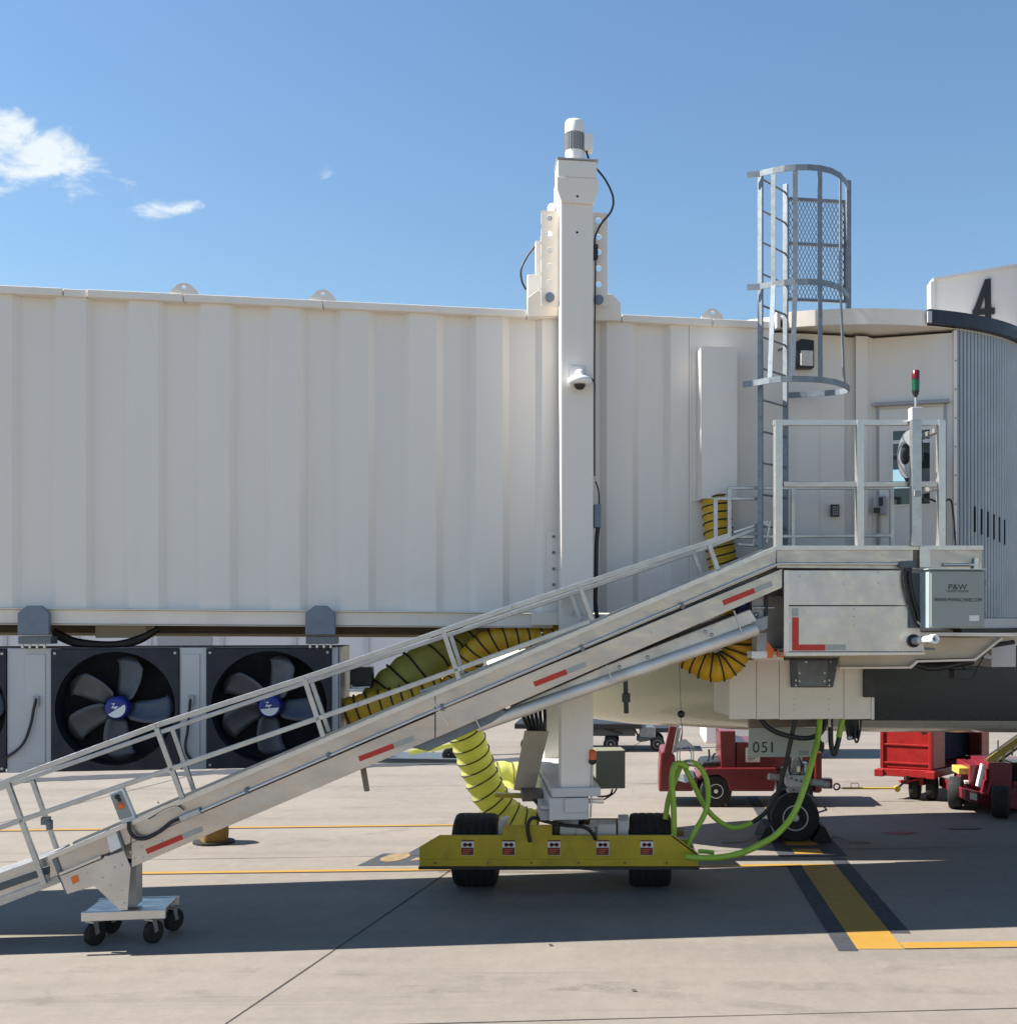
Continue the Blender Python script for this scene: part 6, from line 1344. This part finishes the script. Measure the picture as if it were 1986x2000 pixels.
for x, y in ((1945, 1480), (1962, 1467), (1980, 1454), (2000, 1440)): m.bar(WF.q(x, y, YL + .2), WF.q(x - 4, y + 22, YL + .2), .025, world=True)
m.build('conveyor_bracket', 'loader_yellow', bl)
m = MB(); m.cyl(WF.q(1949, 1492, YL + .2), WF.q(1949, 1446, YL + .2), .014, 8); m.build('post', 'steel', bl)
for px, y_, r, w_ in ((1866, 18.15, .25, .20), (1954, 17.3, .24, .24), (2090, 17.4, .25, .22), (1880, 18.9, .25, .2)):
    c = WF.q(px, 1560, y_); wheel('wheel', (c.x, y_, r), (.93, -.36, 0), r, w_, bl, 'galvanised_dark', .5, n=30)

# ------------------------------------------------------------------ far dollies on the stand
def dolly(name, label, px, Yd, L, flip=1):
    t = thing(name, label, 'baggage dolly', 'far baggage dollies')
    x = (px - CX) / F * Yd; r = .17
    m = MB(); m.box(x - L, x + .25, Yd - .1, Yd + 1.3, .52, .64); m.build('bed', 'black_paint', t, .02)
    m = MB(); m.box(x - L * .7, x + .1, Yd + .1, Yd + 1.1, .34, .515); m.build('frame', 'slate_plate', t, .02)
    for dx in (-.45, -L + .3):
        for dy in (0, 1.15): wheel('wheel', (x + dx, Yd + dy, r), (0, 1, 0), r, .12, t, 'grey_paint', .58, n=24)
    m = MB(); m.bar((x - .2, Yd + .1, .40), (x - .75, Yd + .1, .56), .05, world=True); m.build('brace', 'black_paint', t)
    return t
dolly('baggage_dolly', 'dark low baggage dolly with grey-rimmed wheels beyond the near lift column', 1232, 25.8, 2.6)
t = thing('baggage_dolly', 'grey dolly wheel unit standing just left of the tug far behind', 'baggage dolly', 'far baggage dollies')
c = WF.q(1284, 1452, 25.9); wheel('wheel', (c.x, 25.9, .165), (0, 1, 0), .165, .12, t, 'grey_paint', .6, n=24); wheel('wheel', (c.x, 26.9, .165), (0, 1, 0), .165, .12, t, 'grey_paint', .6, n=24)
wp([(1248, 1422), (1277, 1422), (1280, 1440), (1265, 1448), (1250, 1450), (1242, 1446), (1249, 1438)], 25.85, 26.6, 'front_housing', 'slate_plate', t, .02)
wp([(1249, 1440), (1280, 1441), (1280, 1420), (1249, 1420)], 25.8, 25.84, 'side_plate', 'galvanised', t)
m = MB(); m.box(c.x - .35, c.x + .5, 25.9, 27.0, .42, .52); m.build('bed', 'black_paint', t)
m = MB(); m.bar(WF.q(1247, 1439, 25.9), WF.q(1238, 1422, 25.9), .04, world=True); m.build('brace', 'black_paint', t)
t = thing('baggage_dolly', 'low dolly with a lime yellow side rail seen under the middle of the ramp', 'baggage dolly', 'far baggage dollies')
Yq = 23.5
wp([(700, 1497), (905, 1497), (905, 1483), (720, 1480)], Yq + .3, Yq + 1.4, 'bed', 'slate_plate', t)
m = MB(); m.bar(WF.q(800, 1470, Yq), WF.q(885, 1456, Yq), .09, world=True); m.build('side_rail', 'duct_lime', t)
for px in (804, 846): m = MB(); m.bar(WF.q(px, 1468, Yq), (WF.q(px, 1468, Yq).x, Yq, .25), .035, world=True); m.build('rail_post', 'steel', t)
for px in (740, 870):
    c = WF.q(px, 1490, Yq); wheel('wheel', (c.x, Yq + .5, .15), (0, 1, 0), .15, .12, t, 'black_paint', .5, n=20)
t = thing('white_service_van', 'white vehicle corner with dark wheel far beyond the plate numbered 051', 'van')
Yw = 24.5; xa, xb = WF.q(1596, 1430, Yw).x, WF.q(1618, 1430, Yw).x
m = MB(); m.box(xa - 2.4, xb, Yw, Yw + 1.8, .32, 1.75); m.build('body', 'white_paint', t, .05)
for dx in (-.35, -2.0): 
    for yy in (Yw + .1, Yw + 1.65): wheel('wheel', (xb + dx, yy, .27), (0, 1, 0), .27, .2, t, 'grey_paint', .55, n=24)
m = MB(); m.box(xb + .002, xb + .04, Yw + .1, Yw + 1.7, .34, .52); m.build('bumper', 'black_plastic', t, .02)
m = MB(); m.box(xb - .08, xb + .004, Yw - .01, Yw + .12, .75, .95); m.build('tail_lamp', 'lamp_red', t)

# tan canvas-covered block on a dark base, seen under the lower ramp
t = thing('canvas_weight', 'tan canvas-covered weight on a dark base beyond the lower ramp', 'weight')
c = G(408, 1652); m = MB(); v = []; nb = 18
for zi, (z, r) in enumerate(((.03, .165), (.08, .18), (.18, .185), (.30, .175), (.42, .16), (.48, .12), (.50, .0))):
    for k in range(nb):
        a = 2 * math.pi * k / nb; rr_ = r * (1 + .10 * math.cos(4 * a + .6) + .06 * mnoise.noise(Vector((math.cos(a) * 3, math.sin(a) * 3, z * 4)))); v.append((c.x + rr_ * math.cos(a), c.y + .18 + rr_ * math.sin(a), z))
m.add(v, [(i * nb + k, i * nb + (k + 1) % nb, (i + 1) * nb + (k + 1) % nb, (i + 1) * nb + k) for i in range(6) for k in range(nb)], smooth=True); m.build('canvas', 'sack_tan', t)
m = MB(); m.plan([(c.x + .27 * math.cos(k * math.pi / 10), c.y + .18 + .24 * math.sin(k * math.pi / 10)) for k in range(20)], .002, .03); m.build('base', 'rubber', t)

# ------------------------------------------------------------------ far white building glimpsed under the tunnel
t = thing('far_building', 'long pale building far across the apron seen under the tunnel floor', 'building')
m = MB(); m.box(-42, -5.5, 47, 60, 0, 5.6); m.build('wall', 'far_wall', t)
m = MB(); m.box(-42.3, -5.2, 46.7, 60.3, 5.602, 6.0); m.build('roof', 'pale_grey', t)
for k in range(12):
    x = -40.5 + k * 2.95; m = MB(); m.box(x, x + .16, 46.9, 46.998, 0, 5.55); m.build('pilaster', 'pale_grey', t)
for k in range(12):
    if k % 3 == 1: continue
    x = -39.9 + k * 2.95; m = MB(); m.box(x, x + 1.6, 46.95, 46.996, 3.2, 4.4); m.build('window', 'far_window', t)
for k in (1, 7): 
    x = -40.1 + k * 2.95; m = MB(); m.box(x, x + 2.2, 46.93, 46.996, .02, 2.9); m.build('roller_door', 'grey_paint', t)

settle()
